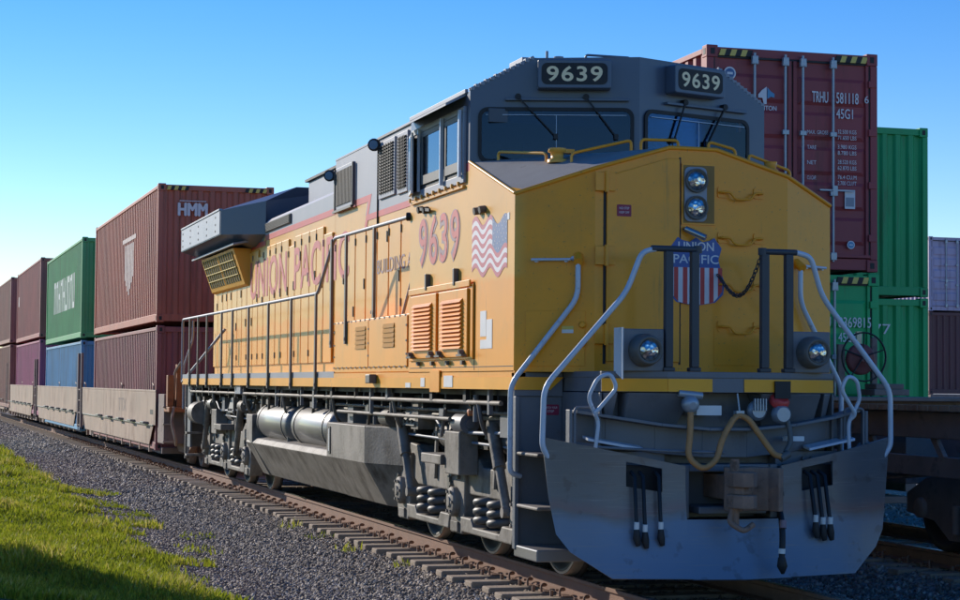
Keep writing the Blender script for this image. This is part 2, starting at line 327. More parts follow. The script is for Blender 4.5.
M['dirt'] = mat('dry_ground', (.40, .35, .28), .95, 0, .25, .3, (.25, .22, .14), .4, (.2, .2, .2), .4, 20)  # tone lightened so the ground bounces warm fill onto shaded fronts

XP = [-400, -40, -14, -9, -6.5, -5.2, -4.2, -3.4, -2.8, -2.2, -1.6, -1.3, -.9, 1.3, 1.7, 2.4, 3.0, 3.45, 6.0, 6.6, 7.4, 8.2, 10.4, 12, 40, 400]
ZP = [-.2, .2, .25, .18, .05, -.08, -.22, -.38, -.44, -.40, -.29, -.245, -.215, -.205, -.25, -.40, -.40, -.22, -.22, -.34, -.36, -.22, -.22, -.4, -.4, -.4]
def ground_z(x, y):
    return np.interp(x, XP, ZP) + .03 * np.sin(y * .9 + x * 1.7) * np.clip((-x - 3.2) / 2, 0, 1)
def sheet(name, xs, ys, off, m, label=None, shift=True):
    xs = np.array(xs, float); ys = np.array(ys, float); X, Y = np.meshgrid(xs, ys)
    Z = ground_z(X, Y) + off
    XX = X + (np.vectorize(track_c)(Y) if shift else 0)
    v = np.stack([XX, Y, Z], -1).reshape(-1, 3); nx = len(xs)
    f = [(j * nx + i, j * nx + i + 1, (j + 1) * nx + i + 1, (j + 1) * nx + i) for j in range(len(ys) - 1) for i in range(nx - 1)]
    me = bpy.data.meshes.new(name); me.from_pydata(v.tolist(), [], f); me.materials.append(m)
    me.polygons.foreach_set('use_smooth', [True] * len(f)); o = bpy.data.objects.new(name, me); C.objects.link(o); return o
g = MB(); g.add([(-2500, -400, -.6), (2500, -400, -.6), (2500, 4000, -.6), (-2500, 4000, -.6)], [(0, 1, 2, 3)])
o = g.build('ground', M['dirt']); tag(o, kind='structure')
yl = [-120, -80, -50, -35] + list(np.arange(-28, 30, .5)) + list(np.arange(30, 140, 4))
o = sheet('gravel_bed', [-3.4, -3.1, -2.8, -2.5, -2.2, -1.85, -1.6, -1.3, -.9, 0, 1.3, 1.7, 2.4, 3.0, 3.45, 4.7, 6.0, 6.6, 7.4, 8.2, 9.3, 10.4, 12, 40], yl, 0, M['gravel']); tag(o, kind='structure')
o = sheet('grass_bank', list(np.arange(-12, -3.2, .3)) , yl, .004, M['soil']); tag(o, kind='structure')
o = sheet('field', [-400, -40, -14, -12], yl, .0, M['soil']); tag(o, kind='structure')

def scatter_mesh(name, V, Fc, tone, m, kind='stuff'):
    me = bpy.data.meshes.new(name); nv = len(V); nf, k = Fc.shape
    me.vertices.add(nv); me.vertices.foreach_set('co', V.astype(np.float32).ravel())
    me.loops.add(nf * k); me.loops.foreach_set('vertex_index', Fc.astype(np.int32).ravel())
    me.polygons.add(nf); me.polygons.foreach_set('loop_start', np.arange(0, nf * k, k, dtype=np.int32)); me.polygons.foreach_set('loop_total', np.full(nf, k, dtype=np.int32))
    at = me.attributes.new('tone', 'FLOAT', 'POINT'); at.data.foreach_set('value', tone.astype(np.float32))
    me.materials.append(m); me.update(); me.validate()
    o = bpy.data.objects.new(name, me); C.objects.link(o); o['kind'] = kind; return o
def rnd_rot(n):
    q = rng.normal(size=(n, 4)); q /= np.linalg.norm(q, axis=1)[:, None]; w, x, y, z = q.T
    return np.stack([1 - 2 * (y * y + z * z), 2 * (x * y - z * w), 2 * (x * z + y * w), 2 * (x * y + z * w), 1 - 2 * (x * x + z * z), 2 * (y * z - x * w),
                     2 * (x * z - y * w), 2 * (y * z + x * w), 1 - 2 * (x * x + y * y)], -1).reshape(n, 3, 3)
def stones(name, spans):
    P = []; S = []
    for x0, x1, y0, y1, n, s0, s1 in spans:
        x = rng.uniform(x0, x1, n); y = y0 + (y1 - y0) * rng.uniform(0, 1, n) ** 1.25
        P.append(np.stack([x + np.vectorize(track_c)(y), y, ground_z(x, y)], -1)); S.append(rng.uniform(s0, s1, n))
    P = np.concatenate(P); S = np.concatenate(S); n = len(P)
    base = np.array([(1, 0, 0), (-1, 0, 0), (0, 1, 0), (0, -1, 0), (0, 0, 1), (0, 0, -1), (.72, .6, .5), (-.6, -.65, -.55)], float)
    f = np.array([(0, 6, 4), (0, 2, 6), (2, 4, 6), (2, 1, 4), (1, 3, 4), (3, 0, 4), (2, 0, 5), (1, 2, 5), (1, 5, 7), (1, 7, 3), (3, 7, 5), (0, 3, 5)])
    sc = rng.uniform(.6, 1.25, (n, 8, 1)); sq = rng.uniform(.6, 1.2, (n, 1, 3))
    V = base[None] * sc * sq; V = np.einsum('nij,nkj->nki', rnd_rot(n), V) * (S * .5)[:, None, None] + P[:, None]
    V[:, :, 2] += (S * .1)[:, None]
    Fc = (f[None] + (np.arange(n) * 8)[:, None, None]).reshape(-1, 3)
    t = np.repeat(rng.beta(2, 2.4, n), 8); return scatter_mesh(name, V.reshape(-1, 3), Fc, t, M['stone'])
o = stones('ballast_gravel', [(-3.6, -1.30, -2.5, 16, 52000, .022, .062), (-1.32, -.86, -2.5, 24, 5200, .025, .06), (-3.5, -1.28, 16, 60, 22000, .05, .09), (-.8, 1.3, -3, 24, 7000, .035, .07),
                              (1.3, 6.0, -4, 12, 26000, .035, .08), (6, 12, 0, 20, 5000, .05, .1), (-3.5, -1.28, 45, 110, 16000, .07, .12)])
tag(o, kind='stuff')
def blades(name, areas, hmin, hmax):
    P = []; H = []; T = []
    for x0, x1, y0, y1, n, hk, edge in areas:
        x = rng.uniform(x0, x1, n); y = y0 + (y1 - y0) * rng.uniform(0, 1, n) ** 1.6
        clump = np.sin(x * 3.1 + 2 * np.sin(y * .9)) + np.sin(y * 1.7 + x * 2.3) + np.sin(x * 7 - y * 3.3) * .6
        if edge is not None:
            e = edge + .13 * np.sin(y * 1.3) + .18 * np.sin(y * 3.1 + 1) + rng.normal(0, .12, n)
            ok = x < e; x, y, clump = x[ok], y[ok], clump[ok]
        P.append(np.stack([x, y, ground_z(x, y)], -1)); H.append(rng.uniform(hmin, hmax, len(x)) * hk * (1 + .22 * clump)); T.append(np.clip(.5 + .13 * clump + rng.normal(0, .18, len(x)), 0, 1))
    P = np.concatenate(P); H = np.concatenate(H); T = np.concatenate(T); n = len(P)
    a = rng.uniform(0, 2 * np.pi, n); w = rng.uniform(.004, .009, n) * (1 + (P[:, 1] + 5) / 22)
    lean = rng.uniform(.1, .6, n) * H; la = rng.uniform(0, 2 * np.pi, n)
    d = np.stack([np.cos(a) * w, np.sin(a) * w, 0 * a], -1); L = np.stack([np.cos(la) * lean, np.sin(la) * lean, 0 * a], -1)
    up = np.zeros((n, 3)); up[:, 2] = H
    V = np.stack([P - d, P + d, P + d * .8 + up * .6 + L * .4, P - d * .8 + up * .6 + L * .4, P + up + L], 1)
    Fc = np.array([(0, 1, 2), (0, 2, 3), (3, 2, 4)]); Fc = (Fc[None] + (np.arange(n) * 5)[:, None, None]).reshape(-1, 3)
    return scatter_mesh(name, V.reshape(-1, 3), Fc, np.repeat(T, 5), M['grass'])
o = blades('grass', [(-8, -3.05, 0, 22, 120000, .75, -3.74), (-9, -3.3, 22, 75, 60000, 1.1, -3.75)], .05, .15)
tag(o, kind='stuff')
# weed tufts that have crept into the gravel
wp = []
for (x, y, n, r) in [(-3.15, 12.5, 260, .3), (-2.9, 8.4, 60, .25), (-3.3, 6.5, 120, .25), (-2.6, 10.5, 90, .2), (-1.45, 6.4, 22, .12), (-1.4, 8.3, 26, .15), (-1.45, 10.0, 25, .15), (-3.25, 17, 400, .4), (-3.1, 21, 500, .5), (-3.0, 15, 200, .3), (-1.35, 4.3, 14, .1)]:
    wp.append((x - r, x + r, y - r * 2, y + r * 2, n, .75, None))
o = blades('weeds', wp, .05, .14); tag(o, kind='stuff')

# rails and sleepers
def rail_profile(): return [(-.07, -.17), (.07, -.17), (.07, -.158), (.012, -.14), (.012, -.045), (.037, -.032), (.037, -.004), (.03, 0), (-.03, 0), (-.037, -.004), (-.037, -.032), (-.012, -.045), (-.012, -.14), (-.07, -.158)]
def rail(x, parent, ys, cf):
    mb = MB(); pr = rail_profile(); n = len(pr); vs = []
    for y in ys: vs += [(x + cf(y) + p[0], y, p[1]) for p in pr]
    for j in range(len(ys) - 1):
        for i in range(n):
            mb.m = 0
            mb.add([vs[j * n + i], vs[j * n + (i + 1) % n], vs[(j + 1) * n + (i + 1) % n], vs[(j + 1) * n + i]], [(0, 1, 2, 3)])
            if i in (7,): mb.mi[-1] = 1
    return mb.build('rail', [M['railside'], M['tread']], parent)
def sleeper_mesh():
    mb = MB()
    mb.box(-1.3, 1.3, -.11, .11, -.36, -.172); o = mb.build('sleeper', M['wood'], None, .012); return o
def clip_mesh(x, s):
    mb = MB(); mb.box(x - .09 * s - .04, x - .09 * s + .04, -.09, .09, -.171, -.155)
    mb.tube(fillet([(x - .15 * s, -.06, -.165), (x - .15 * s, -.05, -.105), (x - .10 * s, 0, -.095), (x - .06 * s, .05, -.12), (x - .15 * s, .06, -.12)], .03), .011, 6)
    mb.tube([(x - .19 * s, .05, -.17), (x - .19 * s, .05, -.12)], .016, 6)
    return mb.build('rail_clip', M['rust'], None)
def track(name, label, xc, cf, y0, yn, n_ind, yend):
    t = empty(name, label, 'railway track', (xc, 0, 0))
    ys = list(np.arange(-40, 12, 8)) + list(np.arange(12, yend, 4))
    rail(-.755, t, ys, cf); rail(.755, t, ys, cf)
    s0 = sleeper_mesh(); cl = clip_mesh(-.755, 1); cr = clip_mesh(.755, -1); cl.parent = s0; cr.parent = s0
    y = y0
    for i in range(n_ind):
        if i == 0: s = s0
        else:
            s = s0.copy(); C.objects.link(s)
            for k in (cl, cr): q = k.copy(); C.objects.link(q); q.parent = s
        s.parent = t; s.location = (cf(y) + random.uniform(-.03, .03), y, random.uniform(-.012, .006)); s.rotation_euler = (0, 0, random.uniform(-.012, .012)); y += .52
    mb = MB()
    while y < yend - 5: mb.box(cf(y) - 1.3, cf(y) + 1.3, y - .11, y + .11, -.36, -.172); y += .52
    o = mb.build('far_sleepers', M['wood'], t); o['kind'] = 'stuff'; return t
track('railway_track', 'rusty main track under the yellow locomotive, its sleeper ends showing in the gravel', 0, track_c, -3.2, 0, 98, 110)
track('railway_track', 'shaded second track under the wagon right of the locomotive plow', 4.72, lambda y: 0.0, -4, 0, 40, 110)

# ================================================================= THE LOCOMOTIVE
loco = empty('locomotive', 'yellow and grey diesel locomotive with snow plow, number 9639, at the head of the train', 'locomotive')
class FR:                    # a flat frame on a surface: a along e, b up, d outwards
    def __init__(s, o, e, n, up=(0, 0, 1)): s.o = Vector(o); s.e = Vector(e).normalized(); s.n = Vector(n).normalized(); s.u = Vector(up).normalized()
    def p(s, a, b, d=0): return s.o + s.e * a + s.u * b + s.n * d
    def plate(s, mb, pts, d0, d1): mb.hull([s.p(a, b, d0) for a, b in pts], [s.p(a, b, d1) for a, b in pts]); return mb
    def text_m(s): return Matrix((s.e, s.u, s.n)).transposed()
def rrect(a0, a1, b0, b1, r, k=4):
    out = []
    for cx_, cy_, t0 in ((a1 - r, b1 - r, 0), (a0 + r, b1 - r, 90), (a0 + r, b0 + r, 180), (a1 - r, b0 + r, 270)):
        for j in range(k + 1):
            t = R(t0 + 90 * j / k); out.append((cx_ + r * math.cos(t), cy_ + r * math.sin(t)))
    return out
HW = 1.5; HD = .95; CY = 1.37; CM = .89; ZD = 1.81
# --- nose
mb = MB()
A, B_, Cl = (-1.5, 0), (-.9, -.36), (-.22, -.36)
def m_(p): return (-p[0], p[1])
front = [A, B_, Cl, m_(Cl), m_(B_), m_(A)]; zt = [3.34, 3.545, 3.75, 3.75, 3.545, 3.34]
for i in range(5):
    a, b = front[i], front[i + 1]; mb.poly([(a[0], a[1], ZD), (b[0], b[1], ZD), (b[0], b[1], zt[i + 1]), (a[0], a[1], zt[i])])
for s in (-1, 1): mb.poly([(s * HW, 0, ZD), (s * HW, CY, ZD), (s * HW, CY, 3.76), (s * HW, 0, 3.34)])
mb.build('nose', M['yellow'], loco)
mb = MB(); BL, BM = (-1.5, CY, 3.76), (0, CM, 3.86)
for s in (-1, 1):
    f = lambda p: (p[0] * -s, p[1], p[2])
    a, b, c = (-1.5, 0, 3.34), (-.9, -.36, 3.545), (-.22, -.36, 3.75)
    mb.add([f(a), f(b), f(BL)], [(0, 1, 2)]); mb.add([f(b), f(c), f(BL)], [(0, 1, 2)]); mb.add([f(c), f(BM), f(BL)], [(0, 1, 2)]); mb.add([f(c), (0, -.36, 3.75), f(BM)], [(0, 1, 2)])
mb.build('nose_top', M['nosetop'], loco)
mb = MB()
mb.tube([(-1.5, CY, 3.765), (-1.5, 0, 3.345)], .016, 6); mb.cut(); mb.tube([(1.5, CY, 3.765), (1.5, 0, 3.345)], .016, 6)
mb.cut(); pts = [(front[i][0], front[i][1], zt[i]) for i in range(6)]
mb.tube(pts, .02, 6)
def strip(a, b, c, w):   # painted border on the nose top
    pass
mb.build('nose_trim', M['yellow'], loco)
mb = MB()     # yellow margin painted round the nose top
for s in (-1, 1):
    mb.cut(); P0, P1 = Vector((s * 1.5, 0.01, 3.35)), Vector((s * 1.5, CY, 3.77)); P2, P3 = Vector((s * 1.38, CY + .03, 3.775)), Vector((s * 1.38, .0, 3.384))
    mb.poly([P0 + Vector((0, 0, .004)), P1 + Vector((0, 0, .0)), P2, P3 + Vector((0, 0, .012))])
mb.build('nose_margin', M['yellow2'], loco)
fr = FR((0, -.36, 0), (1, 0, 0), (0, -1, 0))
# nose door
mb = MB(); fr.plate(mb, [(-.80, 1.90), (-.13, 1.90), (-.13, 3.655), (-.24, 3.655), (-.80, 3.48)], .0, .022)
door = mb.build('nose_door', M['yellow'], loco, .006)
mb = MB(); 
for a0, a1, b0, b1 in [(-.825, -.80, 1.88, 3.50), (-.13, -.113, 1.88, 3.67)]: mb.cut(); fr.plate(mb, [(a0, b0), (a1, b0), (a1, b1), (a0, b1)], -.001, .003)
mb.build('door_gap', M['dark'], loco)
mb = MB()
for z in (3.35, 2.72, 2.05):
    mb.cut(); fr.plate(mb, [(-.91, z), (-.73, z), (-.73, z + .16), (-.91, z + .16)], .0225, .04); mb.cyl(fr.p(-.81, z - .01, .045), fr.p(-.81, z + .17, .045), .02, 8)
mb.build('door_hinge', M['yellow'], door, .004)
mb = MB(); fr.plate(mb, rrect(-.71, -.58, 3.14, 3.24, .008), .0225, .026); st = mb.build('warning_sticker', M['maroon'], door)
text('NO STEP', .02, M['flagwhite'], st, 'sticker_text', fr.p(-.69, 3.20, .0285), 'front', w=.09); text('KEEP OFF', .018, M['flagwhite'], st, 'sticker_text', fr.p(-.69, 3.165, .0285), 'front', w=.09)
# inspection panel low on the left facet, grab handle and small stickers
e1 = Vector((B_[0] - A[0], B_[1] - A[1], 0)).normalized(); n1 = Vector((e1.y, -e1.x, 0))
if n1.y > 0: n1 = -n1
fl = FR((A[0], A[1], 0), e1, n1)
e2 = Vector((-e1.x, e1.y, 0)); frt = FR((1.5, 0, 0), e2, Vector((-n1.x, n1.y, 0)))
mb = MB(); fl.plate(mb, [(.10, 1.86), (.62, 1.86), (.62, 2.33), (.10, 2.33)], .0, .008); mb.build('inspection_panel', M['yellow'], loco, .003)
for k, f in enumerate((fl, frt)):
    mb = MB(); mb.tube([f.p(.20, 2.76, .0), f.p(.20, 2.76, .05)], .02, 6); mb.tube([f.p(.46, 2.76, .0), f.p(.46, 2.76, .05)], .02, 6)
    mb.tube([f.p(.16, 2.765, .055), f.p(.50, 2.765, .055)], .012, 8); mb.build('grab_handle', M['railpaint'], loco)
mb = MB(); fl.plate(mb, [(.42, 2.17), (.52, 2.17), (.52, 2.20), (.42, 2.20)], .009, .012); mb.m = 1; fl.plate(mb, [(.42, 2.14), (.52, 2.14), (.52, 2.17), (.42, 2.17)], .009, .012)
mb.build('small_sticker', [M['hazy'], M['white']], loco)
for k in range(2):
    mb = MB(); c = fl.p(.60, 2.05 + .16 * k, .0); mb.lathe(c, fl.n, [(0, .03), (.03, .03), (.04, .02)], 10); mb.build('latch', M['yellow'], loco)
# headlights in their niche
mb = MB(); fr.plate(mb, [(-.11, 3.09), (.21, 3.09), (.21, 3.62), (-.11, 3.62)], .0, .012); mb.m = 1
fr.plate(mb, [(-.095, 3.105), (.195, 3.105), (.195, 3.605), (-.095, 3.605)], .013, .014)  # flat darker yellow sheet paints in the shade of the recess
hb = mb.build('headlight_niche', [M['yellow'], mat('niche_shade', (.30, .16, .03), .6)], loco)
mb = MB(); fr.plate(mb, rrect(-.09, .12, 3.115, 3.59, .05), .0145, .03); mb.build('headlight_plate', M['lgrey'], hb, .006)
for z in (3.47, 3.235):
    mb = MB(); mb.lathe(fr.p(.015, z, .03), fr.n, [(0, .105), (.03, .105), (.035, .095), (.02, .088)], 24); hd = mb.build('headlight', M['railgrey'], loco)
    mb = MB(); mb.lathe(fr.p(.015, z, .045), fr.n, [(0, .088), (.012, .08), (.022, .05), (.026, .001)], 24); mb.build('lens', M['lens'], hd)
mb = MB(); mb.tube([fr.p(-.08, 3.05, .03), fr.p(.06, 2.97, .14)], .028, 10); mb.tube([fr.p(-.08, 3.05, .0), fr.p(-.06, 3.04, .06)], .02, 8); mb.build('door_handle', M['tread'], loco)
# grab irons with their brackets
for z in (3.38, 2.985, 2.58, 2.215):
    mb = MB(); mb.tube(fillet([fr.p(.24, z, .0), fr.p(.25, z, .05), fr.p(.33, z, .055), fr.p(.37, z - .06, .06), fr.p(.52, z - .06, .06), fr.p(.56, z, .055), fr.p(.64, z, .05), fr.p(.65, z, 0)], .03), .0105, 6)
    for a in (.23, .57): fr.plate(mb, rrect(a, a + .11, z - .045, z + .05, .02), 0, .012)
    for a in (.285, .625): mb.lathe(fr.p(a, z, .012), fr.n, [(0, .018), (.012, .016)], 6)
    mb.build('grab_iron', M['yellow'], loco)
mb = MB(); fr.plate(mb, rrect(.20, .72, 1.88, 2.20, .01), 0, .004); mb.build('panel', M['yellow'], loco, .002)
# shield
def shield_pts():
    h = [(0, .29), (.06, .25), (.13, .265), (.17, .29), (.24, .20), (.21, .10), (.235, .0), (.27, -.10), (.255, -.20), (.18, -.27), (.09, -.285), (0, -.30)]
    return h[::1] + [(-a, b) for a, b in h[::-1][1:-1]]
sp = [(a + .02, b + 2.69) for a, b in shield_pts()][::-1]
mb = MB(); fr.plate(mb, sp, .0225, .0245); sh = mb.build('shield_emblem', M['blue'], loco)
mb = MB()
bot = lambda a: -.30 + .035 * min(1, (abs(a) / .2)) ** 2 + (.10 * ((abs(a) - .18) / .08) if abs(a) > .18 else 0)
xs = [-.245, -.205, -.165, -.123, -.08, -.04, 0, .04, .08, .123, .165, .205, .245]
for i in range(12):
    a0, a1 = xs[i], xs[i + 1]; mb.m = i % 2; fr.plate(mb, [(a0 + .02, bot(a0) + 2.70), (a1 + .02, bot(a1) + 2.70), (a1 + .02, 2.72), (a0 + .02, 2.72)], .0248, .0262)
mb.build('shield_stripes', [M['flagwhite'], M['red']], sh)
text('UNION', .075, M['flagwhite'], sh, 'shield_lettering', fr.p(.02, 2.865, .0262), 'front', w=.33, bold=.02, align='CENTER'); text('PACIFIC', .075, M['flagwhite'], sh, 'shield_lettering', fr.p(.02, 2.755, .0262), 'front', w=.42, bold=.02, align='CENTER')
# bars on the nose top
mb = MB()
def nz(x, y):      # height of nose top, roughly
    t = max(0, min(1, (y + .36) / 1.5)); return 3.76 - (abs(x) / 1.5) * .42 * (1 - (y / 1.37 if y > 0 else 0))
def nzt(x, y): return 3.545 + .30 * (.9 - abs(x)) + .228 * (y + .36)
for pts_ in (((-1.30, 1.12), (-1.06, .46)), ((-.93, .16), (-.42, .03)), ((-.36, -.05), (-.02, -.08)), ((.26, -.1), (.50, -.14)), ((.62, -.16), (1.10, .0))):
    (xa, ya), (xb, yb_) = pts_; za, zb2 = min(nzt(xa, ya), 3.78), min(nzt(xb, yb_), 3.78); mb.cut()
    mb.tube(fillet([(xa, ya, za - .03), (xa, ya, za + .075), (xb, yb_, zb2 + .075), (xb, yb_, zb2 - .03)], .04), .014, 8)
mb.build('nose_top_rail', M['yellow'], loco)
mb = MB(); mb.lathe((-1.0, .34, 3.66), (0, 0, 1), [(0, .09), (.03, .09), (.04, .055), (.09, .06), (.10, .085), (.13, .08)], 12); mb.box(-.99, -.85, .30, .40, 3.75, 3.785); mb.cut()
mb.lathe((.86, -.1, 3.57), (0, 0, 1), [(0, .07), (.06, .07), (.07, .05), (.13, .06)], 10); mb.build('filler_cap', M['yellow'], loco)
# --- cab shell
mb = MB(); zr = lambda x: 4.43 + (4.74 - 4.43) * min(1, (1.5 - abs(x)) / .57)
YB = 3.5
for s in (-1, 1):
    mb.m = 0; mb.poly([(s * HW, CY, ZD), (s * HW, YB, ZD), (s * HW, YB, 3.68), (s * HW, CY, 3.68)])
    mb.m = 2; mb.poly([(s * HW, CY, 3.68), (s * HW, YB, 3.68), (s * HW, YB, 3.76), (s * HW, CY, 3.76)])
    mb.m = 1; vy = lambda x: CM + (CY - CM) * abs(x) / 1.5
    def sw(y0, y1, z0, z1): mb.poly([(s * HW, y0, z0), (s * HW, y1, z0), (s * HW, y1, z1), (s * HW, y0, z1)])
    sw(CY, YB, 3.76, 3.79); sw(CY, 1.60, 3.79, 4.20); sw(3.0, YB, 3.79, 4.20); sw(CY, YB, 4.20, 4.43)
    xe = 1.47 / 1.575 * 1.5 if s < 0 else 1.33 / 1.575 * 1.5; P_ = lambda x, z: (s * x, vy(x), z)
    mb.poly([P_(0, 3.6), P_(1.5, 3.6), P_(1.5, 3.80), P_(0, 3.80)]); mb.poly([P_(0, 3.80), P_(.08, 3.80), P_(.08, 4.23), P_(0, 4.23)]); mb.poly([P_(xe, 3.80), P_(1.5, 3.80), P_(1.5, 4.23), P_(xe, 4.23)])
    mb.poly([P_(0, 4.23), P_(1.5, 4.23), P_(1.5, 4.43), P_(.93, 4.74), (0, CM, 4.755)])
    mb.poly([(s * 1.5, CY, 4.43), (s * .93, vy(.93), 4.74), (s * .93, YB, 4.74), (s * 1.5, YB, 4.43)])
    mb.poly([(0, CM, 4.755), (s * .93, vy(.93), 4.74), (s * .93, YB, 4.74), (0, YB, 4.755)])
    mb.m = 0; mb.poly([(0, YB, ZD), (s * 1.5, YB, ZD), (s * 1.5, YB, 3.68), (0, YB, 3.68)]); mb.m = 1
    mb.poly([(0, YB, 3.68), (s * 1.5, YB, 3.68), (s * 1.5, YB, 4.43), (s * .93, YB, 4.74), (0, YB, 4.755)])
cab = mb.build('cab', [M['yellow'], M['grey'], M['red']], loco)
SQ = Vector((1.5, .48, 0)).normalized()
fR = FR((0, CM, 0), SQ, (SQ.y, -SQ.x, 0)); fL = FR((0, CM, 0), (SQ.x, -SQ.y, 0), (-SQ.y, -SQ.x, 0))
for f, a0, a1 in ((fL, -1.50, -.05), (fR, .05, 1.36)):
    out = rrect(a0, a1, 3.755, 4.275, .09, 5); inn = rrect(a0 + .035, a1 - .035, 3.79, 4.24, .065, 5)
    mb = MB(); nn = len(out)
    for q in range(nn):
        r_ = (q + 1) % nn; mb.hull([f.p(*out[q], .0), f.p(*out[r_], .0), f.p(*inn[r_], .0), f.p(*inn[q], .0)], [f.p(*out[q], .022), f.p(*out[r_], .022), f.p(*inn[r_], .022), f.p(*inn[q], .022)])
    w = mb.build('windshield_gasket', M['black'], loco)
    mb = MB(); f.plate(mb, inn, .010, .014); mb.build('windshield_glass', M['glass'], w)
    mb = MB(); f.plate(mb, rrect(a0 + .07, a1 - .07, 4.20, 4.206, .002, 1), .027, .029); c = (a0 + a1) / 2; f.plate(mb, rrect(c, c + .005, 3.83, 4.2, .002, 1), .027, .029); mb.build('heater_wire', M['railpaint'], w)
    mb = MB(); f.plate(mb, [(a0 + .25, 4.335), (a1 - .05, 4.335), (a1 - .05, 4.36), (a0 + .25, 4.36)], 0, .05); mb.build('drip_rail', M['grey'], loco, .004)
    bx0, bx1 = (-.95, -.27) if f is fL else (.31, .93)
    mb = MB(); f.plate(mb, rrect(bx0, bx1, 4.435, 4.705, .02), .0, .15); nb = mb.build('number_board', M['grey'], loco, .01)
    mb = MB(); f.plate(mb, rrect(bx0 + .035, bx1 - .035, 4.47, 4.67, .05), .1505, .154); mb.build('number_glass', M['black'], nb)
    text('9639', .145, M['cream'], nb, 'board_number', f.p((bx0 + bx1) / 2, 4.497, .1565), f.text_m(), w=(bx1 - bx0) * .76, bold=.018, space=1.12, align='CENTER')
    ws = ((-1.13, -.78), (-.50, -.22)) if f is fL else ((.52, .38), (1.02, .80))
    for p, q in ws:
        mb = MB(); mb.bar(f.p(p, 4.37, .05), f.p(q, 4.0, .05), .022, .012); mb.bar(f.p(q - .02, 4.02, .035), f.p(q + .02, 3.86, .035), .012, .01) if f is fR else None
        mb.lathe(f.p(p, 4.37, 0), f.n, [(0, .03), (.06, .03)], 10); mb.obox(f.p(q, 4.0, .045), (.04, .03, .05), Matrix.Identity(3)); mb.build('wiper', M['black'], loco)
# inside the cab
mb = MB(); mb.box(-1.46, 1.46, 1.0, 3.47, 2.55, 2.6); mb.box(-1.46, 1.46, 3.44, 3.48, 2.6, 4.4); mb.build('cab_lining', M['lining'], loco)
for x in (-.95, .95):
    mb = MB(); mb.box(x - .26, x + .26, 2.2, 2.7, 3.05, 3.17); st_ = mb.build('seat', M['seatcloth'], loco, .03)
    mb = MB(); mb.box(x - .25, x + .25, 2.62, 2.76, 3.17, 3.92); mb.build('seat_back', M['seatcloth'], st_, .04); mb = MB(); mb.box(x - .15, x + .15, 2.60, 2.72, 3.95, 4.14); mb.build('headrest', M['seatcloth'], st_, .04)
    mb = MB(); mb.cyl((x, 2.45, 2.6), (x, 2.45, 3.05), .07, 10); mb.build('seat_column', M['dark'], st_)
mb = MB(); mb.hull([(.25, 1.35, 2.6), (1.2, 1.45, 2.6), (1.2, 1.8, 2.6), (.25, 1.8, 2.6)], [(.25, 1.35, 3.72), (1.2, 1.45, 3.72), (1.2, 1.7, 3.86), (.25, 1.65, 3.86)]); mb.box(-1.2, -.4, 1.45, 1.75, 2.6, 3.78); mb.build('control_stand', M['lining'], loco, .02)
mb = MB(); mb.box(.35, .65, 1.6, 1.68, 3.84, 4.05); mb.box(-.9, -.6, 1.6, 1.66, 3.80, 3.98); mb.build('display_unit', M['dark'], loco, .01)
mb = MB(); mb.box(-1.35, -.1, 1.25, 1.29, 4.13, 4.26); mb.box(.1, 1.2, 1.25, 1.29, 4.15, 4.26); mb.build('sun_visor', M['lining'], loco, .005)
mb = MB()
fS = FR((1.5, 0, 0), (0, 1, 0), (1, 0, 0))
for a0, a1, b0, b1 in ((1.5, 3.1, 3.72, 3.80), (1.5, 3.1, 4.19, 4.26), (1.5, 1.61, 3.80, 4.19), (2.99, 3.1, 3.80, 4.19)): fS.plate(mb, [(a0, b0), (a1, b0), (a1, b1), (a0, b1)], .0, .03)
w = mb.build('side_window_frame', M['lgrey'], loco); mb = MB(); fS.plate(mb, [(1.61, 3.80), (2.99, 3.80), (2.99, 4.19), (1.61, 4.19)], .01, .014); mb.build('window_pane', M['clearglass'], w)
# roof furniture
mb = MB()
for s in (-1, 1):
    mb.cut()
    for k in range(13):
        t = (k + .5) / 13; x = s * (1.5 - .57 * t); mb.box(x - .02, x + .02, vy(x) - .005, vy(x) + .07, zr(x) - .004, zr(x) + .02 + .008 * (k % 2))
    mb.bar((s * 1.5, CY + .02, 4.44), (s * .93, vy(.93) + .02, 4.75), .02, .03)
mb.build('roof_bolts', M['lgrey'], loco)
mb = MB(); mb.tube(fillet([(-.42, 1.2, 4.75), (-.42, 1.2, 4.80), (.02, 1.2, 4.80), (.02, 1.2, 4.75)], .03), .012, 6); mb.build('roof_grab_iron', M['grey'], loco)
mb = MB(); mb.box(-.95, -.75, 1.5, 1.9, 4.75, 4.80); mb.cyl((-.72, 1.45, 4.74), (-.72, 1.45, 4.86), .015, 6); mb.cyl((-.55, 1.6, 4.74), (-.55, 1.6, 4.84), .05, 8)
mb.build('roof_aerial', M['lgrey'], loco, .004)
mb = MB(); mb.bar((-1.505, CY + .1, 4.44), (-1.505, YB, 4.44), .03, .04); mb.build('roof_edge', M['lgrey'], loco, .004)
